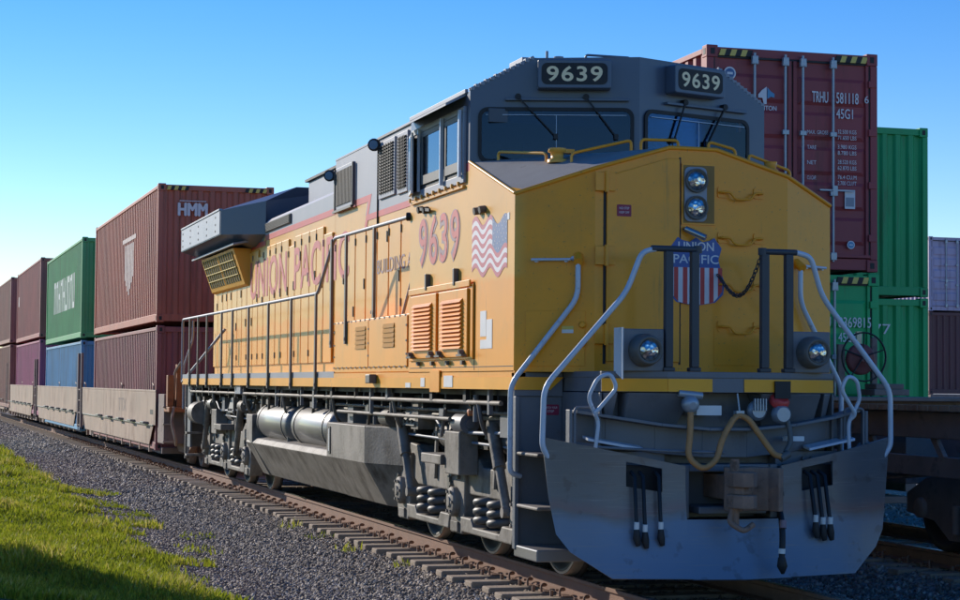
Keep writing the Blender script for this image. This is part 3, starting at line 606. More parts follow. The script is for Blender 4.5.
# side window group
fs = FR((-1.5, 0, 0), (0, -1, 0), (-1, 0, 0))      # a = -Y
def ap(y): return -y
def splate(mb, y0, y1, z0, z1, d0, d1, r=0):
    a0, a1 = -max(y0, y1), -min(y0, y1); fs.plate(mb, rrect(a0, a1, z0, z1, r) if r else [(a0, z0), (a1, z0), (a1, z1), (a0, z1)], d0, d1)
mb = MB(); splate(mb, 1.47, 3.36, 3.58, 3.66, .0, .03); splate(mb, 1.47, 3.36, 4.24, 4.30, .0, .03); splate(mb, 1.47, 1.53, 3.66, 4.24, .0, .03); splate(mb, 3.30, 3.36, 3.66, 4.24, .0, .03); w = mb.build('side_window_frame', M['lgrey'], loco, .006)
mb = MB(); splate(mb, 1.53, 3.30, 3.66, 3.78, .001, .02); splate(mb, 3.0, 3.30, 3.78, 4.24, .001, .02); splate(mb, 1.53, 1.60, 3.78, 4.24, .001, .02); mb.build('window_track', M['black'], w)
for y0, y1 in ((1.60, 2.10), (2.22, 2.95)):
    mb = MB(); splate(mb, y0, y1, 3.70, 3.79, .022, .04); splate(mb, y0, y1, 4.18, 4.23, .022, .04); splate(mb, y0, y0 + .05, 3.79, 4.18, .022, .04); splate(mb, y1 - .05, y1, 3.79, 4.18, .022, .04); g_ = mb.build('sliding_sash', M['railgrey'], w)
    mb = MB(); splate(mb, y0 + .05, y1 - .05, 3.79, 4.18, .030, .034); mb.build('window_pane', M['clearglass'], g_)
mb = MB(); splate(mb, 1.53, 1.57, 3.64, 4.27, .035, .06); mb.cut(); splate(mb, 3.0, 3.03, 3.64, 4.27, .035, .06); mb.cut(); splate(mb, 2.14, 2.17, 3.62, 4.27, .035, .07); mb.build('window_post', M['railpaint'], w)
mb = MB(); mb.hull([(-1.505, 1.5, 4.40), (-1.505, 3.42, 4.40), (-1.505, 3.42, 4.42), (-1.505, 1.5, 4.42)], [(-1.70, 1.5, 4.30), (-1.70, 3.42, 4.30), (-1.70, 3.42, 4.32), (-1.70, 1.5, 4.32)])
mb.build('window_awning', M['lgrey'], loco)
mb = MB(); mb.hull([(-1.535, 3.36, 3.62), (-1.560, 3.36, 3.62), (-1.560, 3.36, 4.24), (-1.535, 3.36, 4.24)], [(-1.60, 3.03, 3.62), (-1.625, 3.03, 3.62), (-1.625, 3.03, 4.24), (-1.60, 3.03, 4.24)])
wd = mb.build('wind_deflector', M['white'], loco, .004)
mb = MB(); mb.hull([(-1.5665, 3.33, 3.66), (-1.5665, 3.33, 4.20), (-1.6195, 3.06, 4.20), (-1.6195, 3.06, 3.66)], [(-1.5725, 3.33, 3.66), (-1.5725, 3.33, 4.20), (-1.6265, 3.06, 4.20), (-1.6265, 3.06, 3.66)]); mb.build('deflector_pane', M['sideglass'], wd)
mb = MB(); splate(mb, 1.5, 3.4, 3.535, 3.56, .0, .03); 
for k in range(9): splate(mb, 1.6 + k * .22, 1.63 + k * .22, 3.56, 3.60, .0305, .05)
mb.build('window_sill', M['yellow'], loco)
mb = MB(); mb.tube([(-1.5, 3.0, 3.46), (-1.56, 3.0, 3.45)], .035, 8); mb.tube([(-1.5, 2.8, 3.44), (-1.56, 2.8, 3.43)], .035, 8); mb.bar((-1.54, 3.05, 3.47), (-1.54, 2.6, 3.42), .02, .03); mb.build('mirror_bracket', M['black'], loco)
mb = MB()
for y in (1.03, .86): mb.cut(); mb.tube([(-1.5, y, 3.28), (-1.56, y, 3.27)], .035, 8)
mb.build('marker_light', M['railgrey'], loco)
# cab lettering, flag, stickers
text('9639', .52, M['redline'], loco, 'road_number', (-1.5025, 3.15, 2.86), 'left', w=1.5, bold=.055, space=1.1); text('9639', .475, M['redfade'], loco, 'road_number', (-1.505, 3.12, 2.882), 'left', w=1.44, bold=.005, space=1.16)
mb = MB(); NS = 11
def fwave(a): return .045 * math.sin(a * 14) - .05 * a
mats_ = [M['flagwhite'], M['flagred'], M['flagblue']]
xsf = [k / 22 for k in range(23)]
for i in range(NS):
    for j in range(22):
        a0, a1 = xsf[j] * 1.06, xsf[j + 1] * 1.06; z0 = 3.20 - i * .043; mb.m = 1 if i % 2 == 0 else 0
        if a0 > .62 and i < 6: mb.m = 2
        y0, y1 = 1.26 - a0, 1.26 - a1
        mb.add([(-1.503, y0, z0 + fwave(a0)), (-1.503, y1, z0 + fwave(a1)), (-1.503, y1, z0 - .043 + fwave(a1)), (-1.503, y0, z0 - .043 + fwave(a0))], [(0, 1, 2, 3)])
mb.m = 0
for i in range(5):
    for j in range(6):
        a = .68 + j * .068 + (i % 2) * .03; z = 3.18 - i * .05 + fwave(a); mb.add([(-1.5045, 1.26 - a + .008, z - .008), (-1.5045, 1.26 - a - .008, z - .008), (-1.5045, 1.26 - a, z + .012)], [(0, 1, 2)])
mb.build('flag_emblem', mats_, loco)
mb = MB(); splate(mb, .62, .98, 2.02, 2.10, 0, .004); splate(mb, .80, .98, 2.13, 2.36, 0, .004); splate(mb, .62, .79, 2.10, 2.28, 0, .004); mb.cut(); splate(mb, .14, .2, 3.13, 3.19, 0, .004); mb.build('data_sticker', M['white'], loco)
# seams in cab side
mb = MB(); 
for y in (1.17,): splate(mb, y - .008, y + .008, 1.83, 2.62, 0, .002)
splate(mb, .02, 3.45, 1.855, 1.862, 0, .003); mb.build('panel_seam', M['dark'], loco)
# louvred doors
def louvres(parent, y0, y1, z0, z1, n, x=-1.5, out=.03, name='louvre_panel'):
    mb = MB(); dz = (z1 - z0) / n
    for k in range(n):
        z = z0 + k * dz
        mb.hull([(x, y0, z), (x, y1, z), (x, y1, z + dz * .9), (x, y0, z + dz * .9)], [(x - out, y0, z), (x - out, y1, z), (x - .004, y1, z + dz * .9), (x - .004, y0, z + dz * .9)])
    return mb.build(name, M['ventpaint'] if name == 'small_vent' else M['yellow'], parent)
mb = MB(); splate(mb, 1.17, 3.44, 1.93, 2.62, .0005, .02); splate(mb, 1.22, 3.40, 2.60, 2.66, .0205, .04); lf = mb.build('locker_frame', M['yellow'], loco, .004)
for y0, y1 in ((2.34, 3.30), (1.28, 2.24)):
    mb = MB(); splate(mb, y0, y1, 1.95, 2.585, .0205, .042); d = mb.build('locker_door', M['yellow'], loco, .006)
    louvres(d, y0 + .14, y1 - .13, 2.03, 2.50, 12, -1.542, .035)
    mb = MB(); 
    for y in (y0 + .1, y1 - .1): mb.cut(); mb.tube([(-1.545, y, 1.99), (-1.59, y, 1.985)], .03, 8); mb.box(-1.60, -1.55, y - .12, y + .05, 1.955, 1.975)
    for y in (y0 + .22, y1 - .22): mb.cut(); splate(mb, y - .03, y + .03, 1.88, 1.92, .0, .03)
    mb.build('door_latch', M['railgrey'], d)
mb = MB()
for y in (1.72, 2.72): mb.cut(); splate(mb, y - .025, y + .025, 2.63, 2.79, .0, .05)
mb.build('lift_lug', M['railgrey'], loco, .004)
# locker box beside the walkway
mb = MB(); mb.box(-1.495, -HD, 3.505, 7.02, ZD + .01, 2.43); bxl = mb.build('walkway_locker', M['yellow'], loco, .01)
mb = MB(); splate(mb, 3.56, 5.24, 1.88, 2.41, -.004, .008); splate(mb, 5.27, 6.96, 1.88, 2.41, -.004, .008); mb.build('locker_panel', M['yellow'], bxl, .003)
louvres(bxl, 5.38, 5.86, 2.09, 2.35, 5, -1.508, .014, 'small_vent'); louvres(bxl, 4.08, 4.56, 2.09, 2.35, 5, -1.508, .014, 'small_vent')
mb = MB()
for k in range(16):
    y = 3.6 + k * .225
    for z in (1.87, 2.405): mb.box(-1.512, -1.505, y, y + .05, z, z + .02)
for y in (3.58, 5.255, 6.99):
    for z in (2.0, 2.14, 2.3): mb.box(-1.514, -1.505, y - .02, y + .02, z, z + .02)
mb.build('panel_bolt', M['railgrey'], bxl)
# sill and decks
mb = MB(); mb.box(-1.505, -1.40, -.02, 19.9, 1.655, 1.765); mb.cut(); mb.box(1.40, 1.505, -.02, 19.9, 1.655, 1.765); mb.build('side_sill_stripe', M['yellow2'], loco)
mb = MB()
for s in (-1, 1): mb.box(s * 1.5, s * 1.40, 7.04, 19.9, 1.7655, ZD + .03)
mb.box(-1.4, 1.4, 3.6, 19.9, 1.70, ZD + .02); mb.build('walkway', M['lgrey'], loco)
mb = MB(); mb.box(-1.5, -1.40, -.02, 7.035, 1.7655, ZD + .008); mb.box(1.40, 1.5, -.02, 7.035, 1.7655, ZD + .008); splate(mb, 2.28, 2.62, 1.62, 1.83, .004, .02); mb.build('side_sill', M['yellow'], loco)
mb = MB(); splate(mb, 2.85, 3.0, 1.67, 1.76, .006, .01); mb.cut(); splate(mb, 1.85, 2.15, 1.67, 1.78, .006, .01); mb.cut(); splate(mb, 3.4, 3.6, 1.66, 1.71, .006, .01); mb.build('sill_sticker', M['white'], loco)
mb = MB(); splate(mb, 4.85, 5.05, 1.70, 1.80, .006, .09); mb.build('sill_lamp', M['railgrey'], loco, .01)
# --- hood
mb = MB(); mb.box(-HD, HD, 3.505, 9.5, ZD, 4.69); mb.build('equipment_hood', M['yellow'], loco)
mb = MB()
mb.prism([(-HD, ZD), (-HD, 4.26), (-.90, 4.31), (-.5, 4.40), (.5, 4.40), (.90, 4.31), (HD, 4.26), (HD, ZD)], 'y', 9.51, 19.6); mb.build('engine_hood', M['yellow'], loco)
fh = FR((-HD, 0, 0), (0, -1, 0), (-1, 0, 0))
def hplate(mb, y0, y1, z0, z1, d0, d1):
    fh.plate(mb, [(-y1, z0), (-y0, z0), (-y0, z1), (-y1, z1)], d0, d1)
mb = MB()   # grey upper paint and roof
fh.plate(mb, [(-7.62, 4.055), (-7.76, 3.81), (-3.52, 3.81), (-3.52, 4.69), (-9.5, 4.69), (-9.5, 4.055)][::-1], .001, .004)
hplate(mb, 9.52, 14.6, 4.06, 4.26, .001, .004)
mb.box(-.96, .96, 3.51, 9.5, 4.691, 4.715); mb.prism([(-.952, 4.262), (-.902, 4.314), (-.5, 4.405), (.5, 4.405), (.902, 4.314), (.952, 4.262), (.952, 4.25), (-.952, 4.25)], 'y', 9.52, 19.6)
mb.build('grey_upper_band', M['lgrey'], loco)
mb = MB(); hplate(mb, 3.52, 7.72, 3.74, 3.815, .001, .006); fh.plate(mb, [(-7.80, 3.66), (-7.68, 3.66), (-7.44, 4.06), (-7.58, 4.06)], .0045, .0062); hplate(mb, 7.58, 9.5, 3.975, 4.06, .001, .0055); hplate(mb, 9.52, 14.6, 3.975, 4.06, .001, .006)
mb.build('red_stripe', M['red'], loco)
mb = MB(); hplate(mb, 7.09, 7.11, 2.45, 4.69, .0, .008); mb.tube([(-.965, 7.10, 2.45), (-.965, 7.10, 4.70)], .008, 6); mb.build('hood_seam', M['dark'], loco)
mb = MB(); mb.bar((-.96, 3.5, 4.70), (-.96, 7.1, 4.70), .03, .03); mb.build('gutter', M['railgrey'], loco)
# hood doors, each with its latches
def hood_door(y0, y1, z0, z1, k):
    mb = MB(); hplate(mb, y0 + .012, y1 - .012, z0, z1, .0005, .03); d = mb.build('hood_door', M['yellow'], loco, .008)
    mb = MB()
    rk = random.Random(k * 7 + int(y0 * 10)); zl = z0 + (z1 - z0) * rk.choice((.35, .55, .62, .8)); mb.box(-.993, -.9805, y0 + .05, y0 + .075, zl, zl + .13); mb.cut()
    for z in (z0 + .1, z1 - .16)[rk.randrange(2):]: mb.cut(); mb.cyl((-.985, y1 - .014, z), (-.985, y1 - .014, z + .09), .012, 6)
    mb.build('door_latch', M['railgrey'], d)
for k, y in enumerate(np.arange(3.56, 9.3, .58)):
    hood_door(float(y), float(y) + .56, 2.5 if y < 6.9 else 1.98, 3.62, k)
yy = 9.56
for k in range(20):
    w_ = .46 if k % 3 else .54; z1 = 3.86 if k % 5 else 3.74; hood_door(yy, yy + w_, 1.98, z1, k); yy += w_ + .015
    if yy > 19.2: break
# lettering on hood
text('UNION', .60, M['redfade'], loco, 'hood_lettering', (-.984, 15.75, 3.08), 'left', w=3.05, bold=.03, space=1.05)
text('PACIFIC', .60, M['redfade'], loco, 'hood_lettering', (-.984, 12.1, 3.08), 'left', w=3.55, bold=.03, space=1.05)
text('BUILDING AMERICA', .17, M['redline'], loco, 'slogan_lettering', (-.984, 7.0, 3.03), 'left', w=2.7, bold=.01)
# grilles with their frames
def grille(y0, y1, z0, z1, bars, kind):
    mb = MB(); hplate(mb, y0 - .05, y1 + .05, z0 - .05, z1 + .05, .0005, .03); fr_ = mb.build('grille_frame', M['lgrey'], loco, .005)
    mb = MB(); hplate(mb, y0, y1, z0, z1, .0305, .033); mb.build('grille_backing', M['dark'], fr_)
    mb = MB()
    if kind == 'mesh':
        for i in range(bars): z = z0 + (i + .5) * (z1 - z0) / bars; hplate(mb, y0, y1, z, z + .012, .0335, .05)
        n = 6
        for i in range(n): y = y0 + (i + .5) * (y1 - y0) / n; hplate(mb, y, y + .012, z0, z1, .0505, .056)
    else:
        for i in range(bars): y = y0 + (i + .5) * (y1 - y0) / bars; hplate(mb, y - .02, y + .02, z0, z1, .0335, .045)
    mb.build('grille_bars', M['grille'], fr_)
grille(6.27, 6.94, 3.99, 4.58, 16, 'mesh'); grille(5.67, 6.04, 3.97, 4.58, 16, 'mesh'); grille(3.75, 5.3, 3.97, 4.58, 16, 'mesh'); grille(8.42, 9.33, 4.06, 4.52, 12, 'v')
mb = MB()
for y in (8.35, 9.40): mb.cut(); hplate(mb, y - .02, y + .02, 3.98, 4.56, .03, .05)
hplate(mb, 8.33, 9.42, 3.97, 4.0, .03, .07); mb.build('vent_guard', M['railgrey'], loco)
for y, z in ((9.55, 4.50), (7.05, 4.62)):      # two deck lights on stalks
    mb = MB(); mb.lathe((-1.0, y, z), (-.5, -.85, -.1), [(0, .03), (.04, .075), (.10, .08), (.12, .075)], 14); d = mb.build('deck_light', M['black'], loco)
    mb = MB(); mb.lathe((-1.058, y - .10, z - .012), (-.5, -.85, -.1), [(0, .06), (.014, .055)], 14); mb.build('lens', M['sideglass'], d)
# exhaust silencer and things on the roof
mb = MB(); mb.box(-.45, .45, 11.6, 13.7, 4.30, 4.85); es = mb.build('exhaust_silencer', M['lgrey'], loco, .02); mb = MB(); mb.box(-.49, .49, 11.5, 13.8, 4.852, 4.89); mb.box(-.40, .40, 11.5, 11.598, 4.42, 4.84); mb.build('silencer_cap', M['dark'], es)
mb = MB(); hplate(mb, 12.5, 14.55, 4.10, 4.24, .0045, .03)
for k in range(6): hplate(mb, 12.52, 14.5, 4.11 + k * .022, 4.12 + k * .022, .0305, .045)
mb.build('side_intake', M['railgrey'], loco)
# radiator wings
mb = MB()
def wing_section(y, w): return [(-w, y, 4.12), (-w, y, 4.52), (-.55, y, 4.86), (.55, y, 4.86), (w, y, 4.52), (w, y, 4.12), (HD, y, 3.93), (-HD, y, 3.93)]
mb.add(wing_section(15.45, 1.545) + wing_section(19.95, 1.545), [[i, (i + 1) % 8, 8 + (i + 1) % 8, 8 + i] for i in range(8)] + [list(range(8))[::-1], list(range(8, 16))])
w0 = wing_section(15.45, 1.545); w1 = [(-.955, 14.6, 4.08), (-.955, 14.6, 4.62), (-.50, 14.4, 4.84), (.50, 14.4, 4.84), (.955, 14.6, 4.62), (.955, 14.6, 4.08), (HD, 14.8, 3.97), (-HD, 14.8, 3.97)]
mb.add(w0 + w1, [[i, (i + 1) % 8, 8 + (i + 1) % 8, 8 + i] for i in range(8)] + [list(range(8, 16))])
wing = mb.build('radiator_wing', M['grey'], loco)
mb = MB(); mb.box(-1.556, -1.5455, 15.5, 19.93, 4.13, 4.515); mb.bar((-1.54, 15.5, 4.535), (-1.54, 19.9, 4.535), .06, .03); mb.build('wing_side_plate', M['wing'], wing, .004)
mb = MB()
for k in range(5):
    y = 15.9 + k * .95
    for z in (4.19, 4.30, 4.42): mb.box(-1.562, -1.5565, y, y + .06, z, z + .03)
mb.build('wing_bolt', M['dark'], wing)
mb = MB(); hplate(mb, 14.6, 16.2, 3.90, 3.98, .001, .007); mb.build('red_stripe', M['red'], loco)
mb = MB(); mb.hull([(-HD, 15.3, 4.06), (-HD, 19.9, 4.06), (-HD, 19.9, 4.03), (-HD, 15.3, 4.03)], [(-1.36, 15.3, 3.98), (-1.36, 19.9, 3.98), (-1.36, 19.9, 3.95), (-1.36, 15.3, 3.95)]); mb.build('intake_awning', M['lgrey'], wing)
mb = MB(); mb.hull([(-HD - .001, 15.9, 3.30), (-HD - .001, 19.4, 3.30), (-HD - .001, 19.4, 3.94), (-HD - .001, 15.9, 3.94)], [(-1.05, 15.9, 3.34), (-1.05, 19.4, 3.34), (-1.26, 19.4, 3.94), (-1.26, 15.9, 3.94)])
ib = mb.build('intake_box', M['yellow'], loco, .006)
def ip(y, t, d=0): # on the slanted face
    return (-1.05 - .21 * t - d, y, 3.34 + .6 * t)
mb = MB()
for y0, y1 in ((16.1, 17.6), (17.75, 19.25)): mb.hull([ip(y0, .12, .001), ip(y1, .12, .001), ip(y1, .92, .001), ip(y0, .92, .001)], [ip(y0, .12, .006), ip(y1, .12, .006), ip(y1, .92, .006), ip(y0, .92, .006)])
mb.build('intake_grille', M['grille'], ib)
mb = MB()
for k in range(15): y = 16.15 + k * .22; mb.bar(ip(y, .12, .012), ip(y, .92, .012), .02, .012)
for t in (.3, .5, .7): mb.bar(ip(16.1, t, .02), ip(19.25, t, .02), .012, .012)
mb.build('intake_bars', M['hazy'], ib)
# --- handrails
mb = MB()
hr = [(-1.5, 19.95, 1.70), (-1.5, 19.95, 2.86), (-1.5, 8.0, 2.83), (-1.5, 7.08, 3.46), (-1.5, 3.56, 3.43), (-1.46, 3.5, 3.43)]
mb.tube(fillet(hr, .12), .023, 8); mb.build('handrail', M['lgrey'], loco)
mb = MB(); mb.tube([(-1.45, 3.49, 3.43), (-1.53, 3.53, 3.43)], .045, 8); mb.build('rail_bracket', M['black'], loco)
for y, z0, z1 in [(18.9, 1.62, 2.86), (17.9, 1.62, 2.86), (16.9, 1.62, 2.86), (15.35, 1.62, 2.85), (14.3, 1.62, 2.85), (12.85, 1.62, 2.84), (11.25, 1.62, 2.84), (9.6, 1.62, 2.84), (8.02, 1.62, 2.83), (7.13, 2.13, 3.46), (6.35, 2.16, 3.45), (5.03, 2.43, 3.44)]:
    mb = MB(); mb.box(-1.535, -1.507, y - .032, y + .032, z0, z1 - .01) if z0 < 2.4 else mb.box(-1.52, -1.49, y - .032, y + .032, z0, z1 - .01); mb.box(-1.54, -1.536, y - .02, y + .02, z0 + .04, z0 + .08); mb.build('handrail_post', M['railgrey'], loco, .004)
mb = MB(); mb.tube(fillet([(1.5, 19.95, 1.70), (1.5, 19.95, 2.86), (1.5, 3.56, 2.83)], .12), .023, 8)
for k in range(12): y = 4.5 + k * 1.4; mb.box(1.507, 1.535, y - .03, y + .03, 1.62, 2.84)
mb.build('far_side_handrail', M['railgrey'], loco)
mb = MB(); mb.tube(fillet([(-1.3, 4.55, 2.43), (-1.25, 4.2, 2.98), (-1.25, 3.95, 2.98), (-1.3, 3.95, 2.43)], .1), .018, 8); mb.build('step_grab_iron', M['lgrey'], loco)
mb = MB(); mb.tube([(-1.5, 19.9, 1.7), (-1.1, 17.6, 2.62)], .025, 8); mb.cut(); mb.tube(fillet([(-1.45, 20.1, 1.2), (-1.45, 20.1, 2.0), (-1.3, 20.0, 2.5), (-1.3, 20, 2.85)], .1), .02, 8); mb.build('rear_rail', M['lgrey'], loco)
# --- front platform, step wells and pilot
plan = [(-1.05, .3), (-1.05, -.93), (-.55, -1.13), (.55, -1.13), (1.05, -.93), (1.05, .3)]
mb = MB(); mb.prism(plan, 'z', 1.765, 1.815); mb.build('front_platform', M['pilot'], loco, .005)
mb = MB(); pl2 = [(x * .995, y + .008 if y < 0 else y) for x, y in plan]; mb.prism(pl2, 'z', 1.648, 1.7645); mb.build('platform_edge', M['pilot'], loco)
def along(p0, p1, t0, t1, z0, z1, mb, d0=.002, d1=.008):
    p0 = Vector((*p0, 0)); p1 = Vector((*p1, 0)); e = (p1 - p0).normalized(); n = Vector((e.y, -e.x, 0)); L = (p1 - p0).length
    FR(p0, e, n).plate(mb, [(L * t0, z0), (L * t1, z0), (L * t1, z1), (L * t0, z1)], d0, d1)
mb = MB()
along((-1.045, -.922), (-.547, -1.122), .0, 1, 1.652, 1.757, mb); along((-.547, -1.122), (.547, -1.122), .0, .36, 1.652, 1.757, mb); mb.cut(); along((-.547, -1.122), (.547, -1.122), .62, 1, 1.652, 1.757, mb); along((.547, -1.122), (1.045, -.922), .0, 1, 1.652, 1.757, mb)
for s in (-1, 1):
    mb.cut()
    x0, x1 = (-1.5, -1.06) if s < 0 else (1.06, 1.5)
    mb.prism([(x0, 1.655), (x1 - .12 * (s < 0), 1.655), (x1, 1.765), (x0, 1.765)], 'y', -.035, -.022)
mb.build('platform_stripe', M['yellow2'], loco)
mb = MB()
for s in (-1, 1):
    mb.cut()
    mb.box(s * 1.06, s * 1.5, -.02, .06, 1.60, 1.806); mb.box(s * 1.06, s * 1.495, -.0, .03, .30, 1.60); mb.box(s * 1.04, s * 1.06, -.92, .04, .30, 1.64); mb.box(s * 1.465, s * 1.50, -.06, -.001, .30, 1.60)
mb.build('step_well', M['pilot'], loco, .006)
for s in (-1, 1):
    for z in (.24, .66, 1.10):
        mb = MB(); mb.box(s * 1.065, s * 1.49, -.62, -.005, z, z + (.10 if z < .3 else .03)); mb.build('step_tread', M['tankm'] if z < .3 else M['frame'], loco, .012)
mb = MB(); FR((0, 0, 0), (1, 0, 0), (0, -1, 0)).plate(mb, rrect(-1.24, -1.09, 1.44, 1.53, .01), .002, .006); s_ = mb.build('danger_sign', M['maroon'], loco)
text('WATCH YOUR', .018, M['flagwhite'], s_, 'sign_text', (-1.225, -.0075, 1.495), 'front', w=.12); text('STEP', .02, M['flagwhite'], s_, 'sign_text', (-1.195, -.0075, 1.462), 'front', w=.06)
mb = MB(); mb.box(-1.035, 1.035, -.80, -.74, .25, 1.645); mb.box(-.9, .9, -.739, .9, .75, 1.1); mb.build('pilot_plate', M['pilot'], loco, .005)
mb = MB()
for s in (-1, 1):
    mb.cut()
    f = lambda x, y, z: (s * x, y, z)
    mb.hull([f(.30, -.80, 1.64), f(.86, -.80, 1.64), f(.86, -1.08, 1.64), f(.30, -1.10, 1.64)], [f(.50, -.80, 1.22), f(.86, -.80, 1.22), f(.86, -.84, 1.26), f(.42, -.86, 1.30)])
    mb.cut(); mb.hull([f(.93, -.80, 1.64), f(1.03, -.80, 1.64), f(1.03, -.92, 1.64), f(.93, -1.0, 1.64)], [f(.95, -.80, 1.30), f(.98, -.80, 1.30), f(.98, -.85, 1.30), f(.95, -.85, 1.30)])
mb.build('anticlimber', M['pilot'], loco, .01)
mb = MB(); cur = [(-1.28, -.98, 1.47), (-1.0, -1.05, 1.43), (-.6, -1.14, 1.37), (-.2, -1.19, 1.335), (.2, -1.19, 1.335), (.6, -1.14, 1.37), (1.0, -1.05, 1.43), (1.28, -.98, 1.49)]
for i in range(7): 
    a, b = Vector(cur[i]), Vector(cur[i + 1]); q = Vector((0, .2, 0)); mb.hull([a, b, b + q, a + q], [a + Vector((0, 0, .025)), b + Vector((0, 0, .025)), b + q + Vector((0, 0, .025)), a + q + Vector((0, 0, .025))])
    q = Vector((0, .02, 0)); v1 = Vector((0, 0, -.22)); v0 = Vector((0, .16, -.002)); mb.hull([a + v0, b + v0, b + v0 + q, a + v0 + q], [a + v0 + v1, b + v0 + v1, b + v0 + q + v1, a + v0 + q + v1])
mb.build('front_tread', M['pilot'], loco, .004)
# plow
def py(x, z):
    x = abs(x); yb = -1.46 + .20 * (x / 1.07) if x < 1.07 else -1.26 + .24 * (x - 1.07) / .5
    t = max(0, (z - .15) / 1.1); amp = .24 * (1 - .55 * x / 1.55)
    return yb + amp * (1 - (1 - min(1, t * 1.15)) ** 2.2) - .03 * t
def zb(x): return float(np.interp(abs(x), [0, 1.07, 1.36, 1.46, 1.51, 1.55], [.15, .16, .36, .50, .78, 1.15]))
def ztp(x): return float(np.interp(abs(x), [.42, .62, 1.58], [1.05, 1.09, 1.28]))
cols = [.425, .52, .62, .92, 1.07, 1.22, 1.36, 1.46, 1.51, 1.55]; mb = MB()
def cell(x0, x1, a0, a1, b0, b1):
    mb.add([(x0, py(x0, a0), a0), (x1, py(x1, b0), b0), (x1, py(x1, b1), b1), (x0, py(x0, a1), a1)], [(0, 1, 2, 3)], True)
for s in (-1, 1):
    for i in range(len(cols) - 1):
        x0, x1 = cols[i], cols[i + 1]; N = 12
        def zz(x, j):
            lv = [0, .06, .13, .2, .27, .34, .41, .5, .6, .72, .84, .94, 1.0]
            z0, z1 = zb(x), ztp(x)
            lv2 = [.15, .2, .26, .33, .40, .48, .56, .66, .76, .84, .94, 1.03, 1.09]; return z0 + (z1 - z0) * (lv2[j] - .15) / .94
        for j in range(N):
            if abs(x0 - .62) < .01 and 9 <= j <= 10: continue
            cell(s * x0, s * x1, zz(x0, j), zz(x0, j + 1), zz(x1, j), zz(x1, j + 1))
    for i in range(4):
        x0, x1 = s * i * .10625, s * (i + 1) * .10625
        lv2 = [.15, .2, .26, .33, .40, .48, .56, .62]
        for j in range(7): cell(x0, x1, lv2[j], lv2[j + 1], lv2[j], lv2[j + 1])
M['plow'] = mat('plow_steel', (.17, .17, .18), .36, .2, .14, 2, (.12, .07, .05), .42, (1.5, 1.5, 9), .12, 9)
def plow_wear_and_reflection(m):
    n = m.node_tree.nodes; l = m.node_tree.links; b = n['Principled BSDF']; src = b.inputs['Base Color'].links[0].from_socket
    tc = n.new('ShaderNodeTexCoord'); sp = n.new('ShaderNodeSeparateXYZ'); l.new(tc.outputs['Object'], sp.inputs[0]); nz = n.new('ShaderNodeTexNoise'); nz.inputs['Scale'].default_value = 1.6; nz.inputs['Detail'].default_value = 6; l.new(tc.outputs['Object'], nz.inputs['Vector'])
    a = n.new('ShaderNodeMath'); a.operation = 'MULTIPLY_ADD'; a.inputs[1].default_value = .28; l.new(nz.outputs[0], a.inputs[0]); l.new(sp.outputs['Z'], a.inputs[2])
    r = n.new('ShaderNodeMapRange'); r.inputs[1].default_value = .72; r.inputs[2].default_value = .82; l.new(a.outputs[0], r.inputs[0])
    mx = n.new('ShaderNodeMix'); mx.data_type = 'RGBA'; l.new(r.outputs[0], mx.inputs[0]); mx.inputs[6].default_value = (.18, .22, .285, 1)  # blue-grey low down is the sky's reflection painted into the colour
    m2 = n.new('ShaderNodeMix'); m2.data_type = 'RGBA'; m2.inputs[0].default_value = .55; l.new(src, m2.inputs[6]); m2.inputs[7].default_value = (.17, .15, .135, 1); l.new(m2.outputs[2], mx.inputs[7])
    # thin rusty tide line along the top of the blue-grey part
    p = n.new('ShaderNodeMapRange'); p.inputs[1].default_value = .80; p.inputs[2].default_value = .84; l.new(a.outputs[0], p.inputs[0]); q = n.new('ShaderNodeMapRange'); q.inputs[1].default_value = .94; q.inputs[2].default_value = .84; l.new(a.outputs[0], q.inputs[0])
    k = n.new('ShaderNodeMath'); k.operation = 'MULTIPLY'; l.new(p.outputs[0], k.inputs[0]); l.new(q.outputs[0], k.inputs[1]); k2 = n.new('ShaderNodeMath'); k2.operation = 'MULTIPLY'; k2.inputs[1].default_value = .45; l.new(k.outputs[0], k2.inputs[0])
    m3 = n.new('ShaderNodeMix'); m3.data_type = 'RGBA'; l.new(k2.outputs[0], m3.inputs[0]); l.new(mx.outputs[2], m3.inputs[6]); m3.inputs[7].default_value = (.26, .13, .12, 1); mp = n.new('ShaderNodeMapping'); mp.inputs['Rotation'].default_value = (0, .25, 0); mp.inputs['Scale'].default_value = (2.2, 2.2, 55); l.new(tc.outputs['Object'], mp.inputs[0]); n4 = n.new('ShaderNodeTexNoise'); n4.inputs['Scale'].default_value = 1.3; n4.inputs['Detail'].default_value = 7; l.new(mp.outputs[0], n4.inputs['Vector'])
    r4 = n.new('ShaderNodeMapRange'); r4.inputs[1].default_value = .58; r4.inputs[2].default_value = .72; r4.inputs[4].default_value = .5; l.new(n4.outputs[0], r4.inputs[0])
    m4 = n.new('ShaderNodeMix'); m4.data_type = 'RGBA'; l.new(r4.outputs[0], m4.inputs[0]); l.new(m3.outputs[2], m4.inputs[6]); m4.inputs[7].default_value = (.30, .27, .25, 1)
    v5 = n.new('ShaderNodeTexNoise'); v5.inputs['Scale'].default_value = 7; v5.inputs['Detail'].default_value = 9; l.new(tc.outputs['Object'], v5.inputs['Vector']); r5 = n.new('ShaderNodeMapRange'); r5.inputs[1].default_value = .60; r5.inputs[2].default_value = .66; r5.inputs[4].default_value = .35; l.new(v5.outputs[0], r5.inputs[0])
    m5 = n.new('ShaderNodeMix'); m5.data_type = 'RGBA'; l.new(r5.outputs[0], m5.inputs[0]); l.new(m4.outputs[2], m5.inputs[6]); m5.inputs[7].default_value = (.085, .055, .045, 1); l.new(m5.outputs[2], b.inputs['Base Color'])
plow_wear_and_reflection(M['plow'])
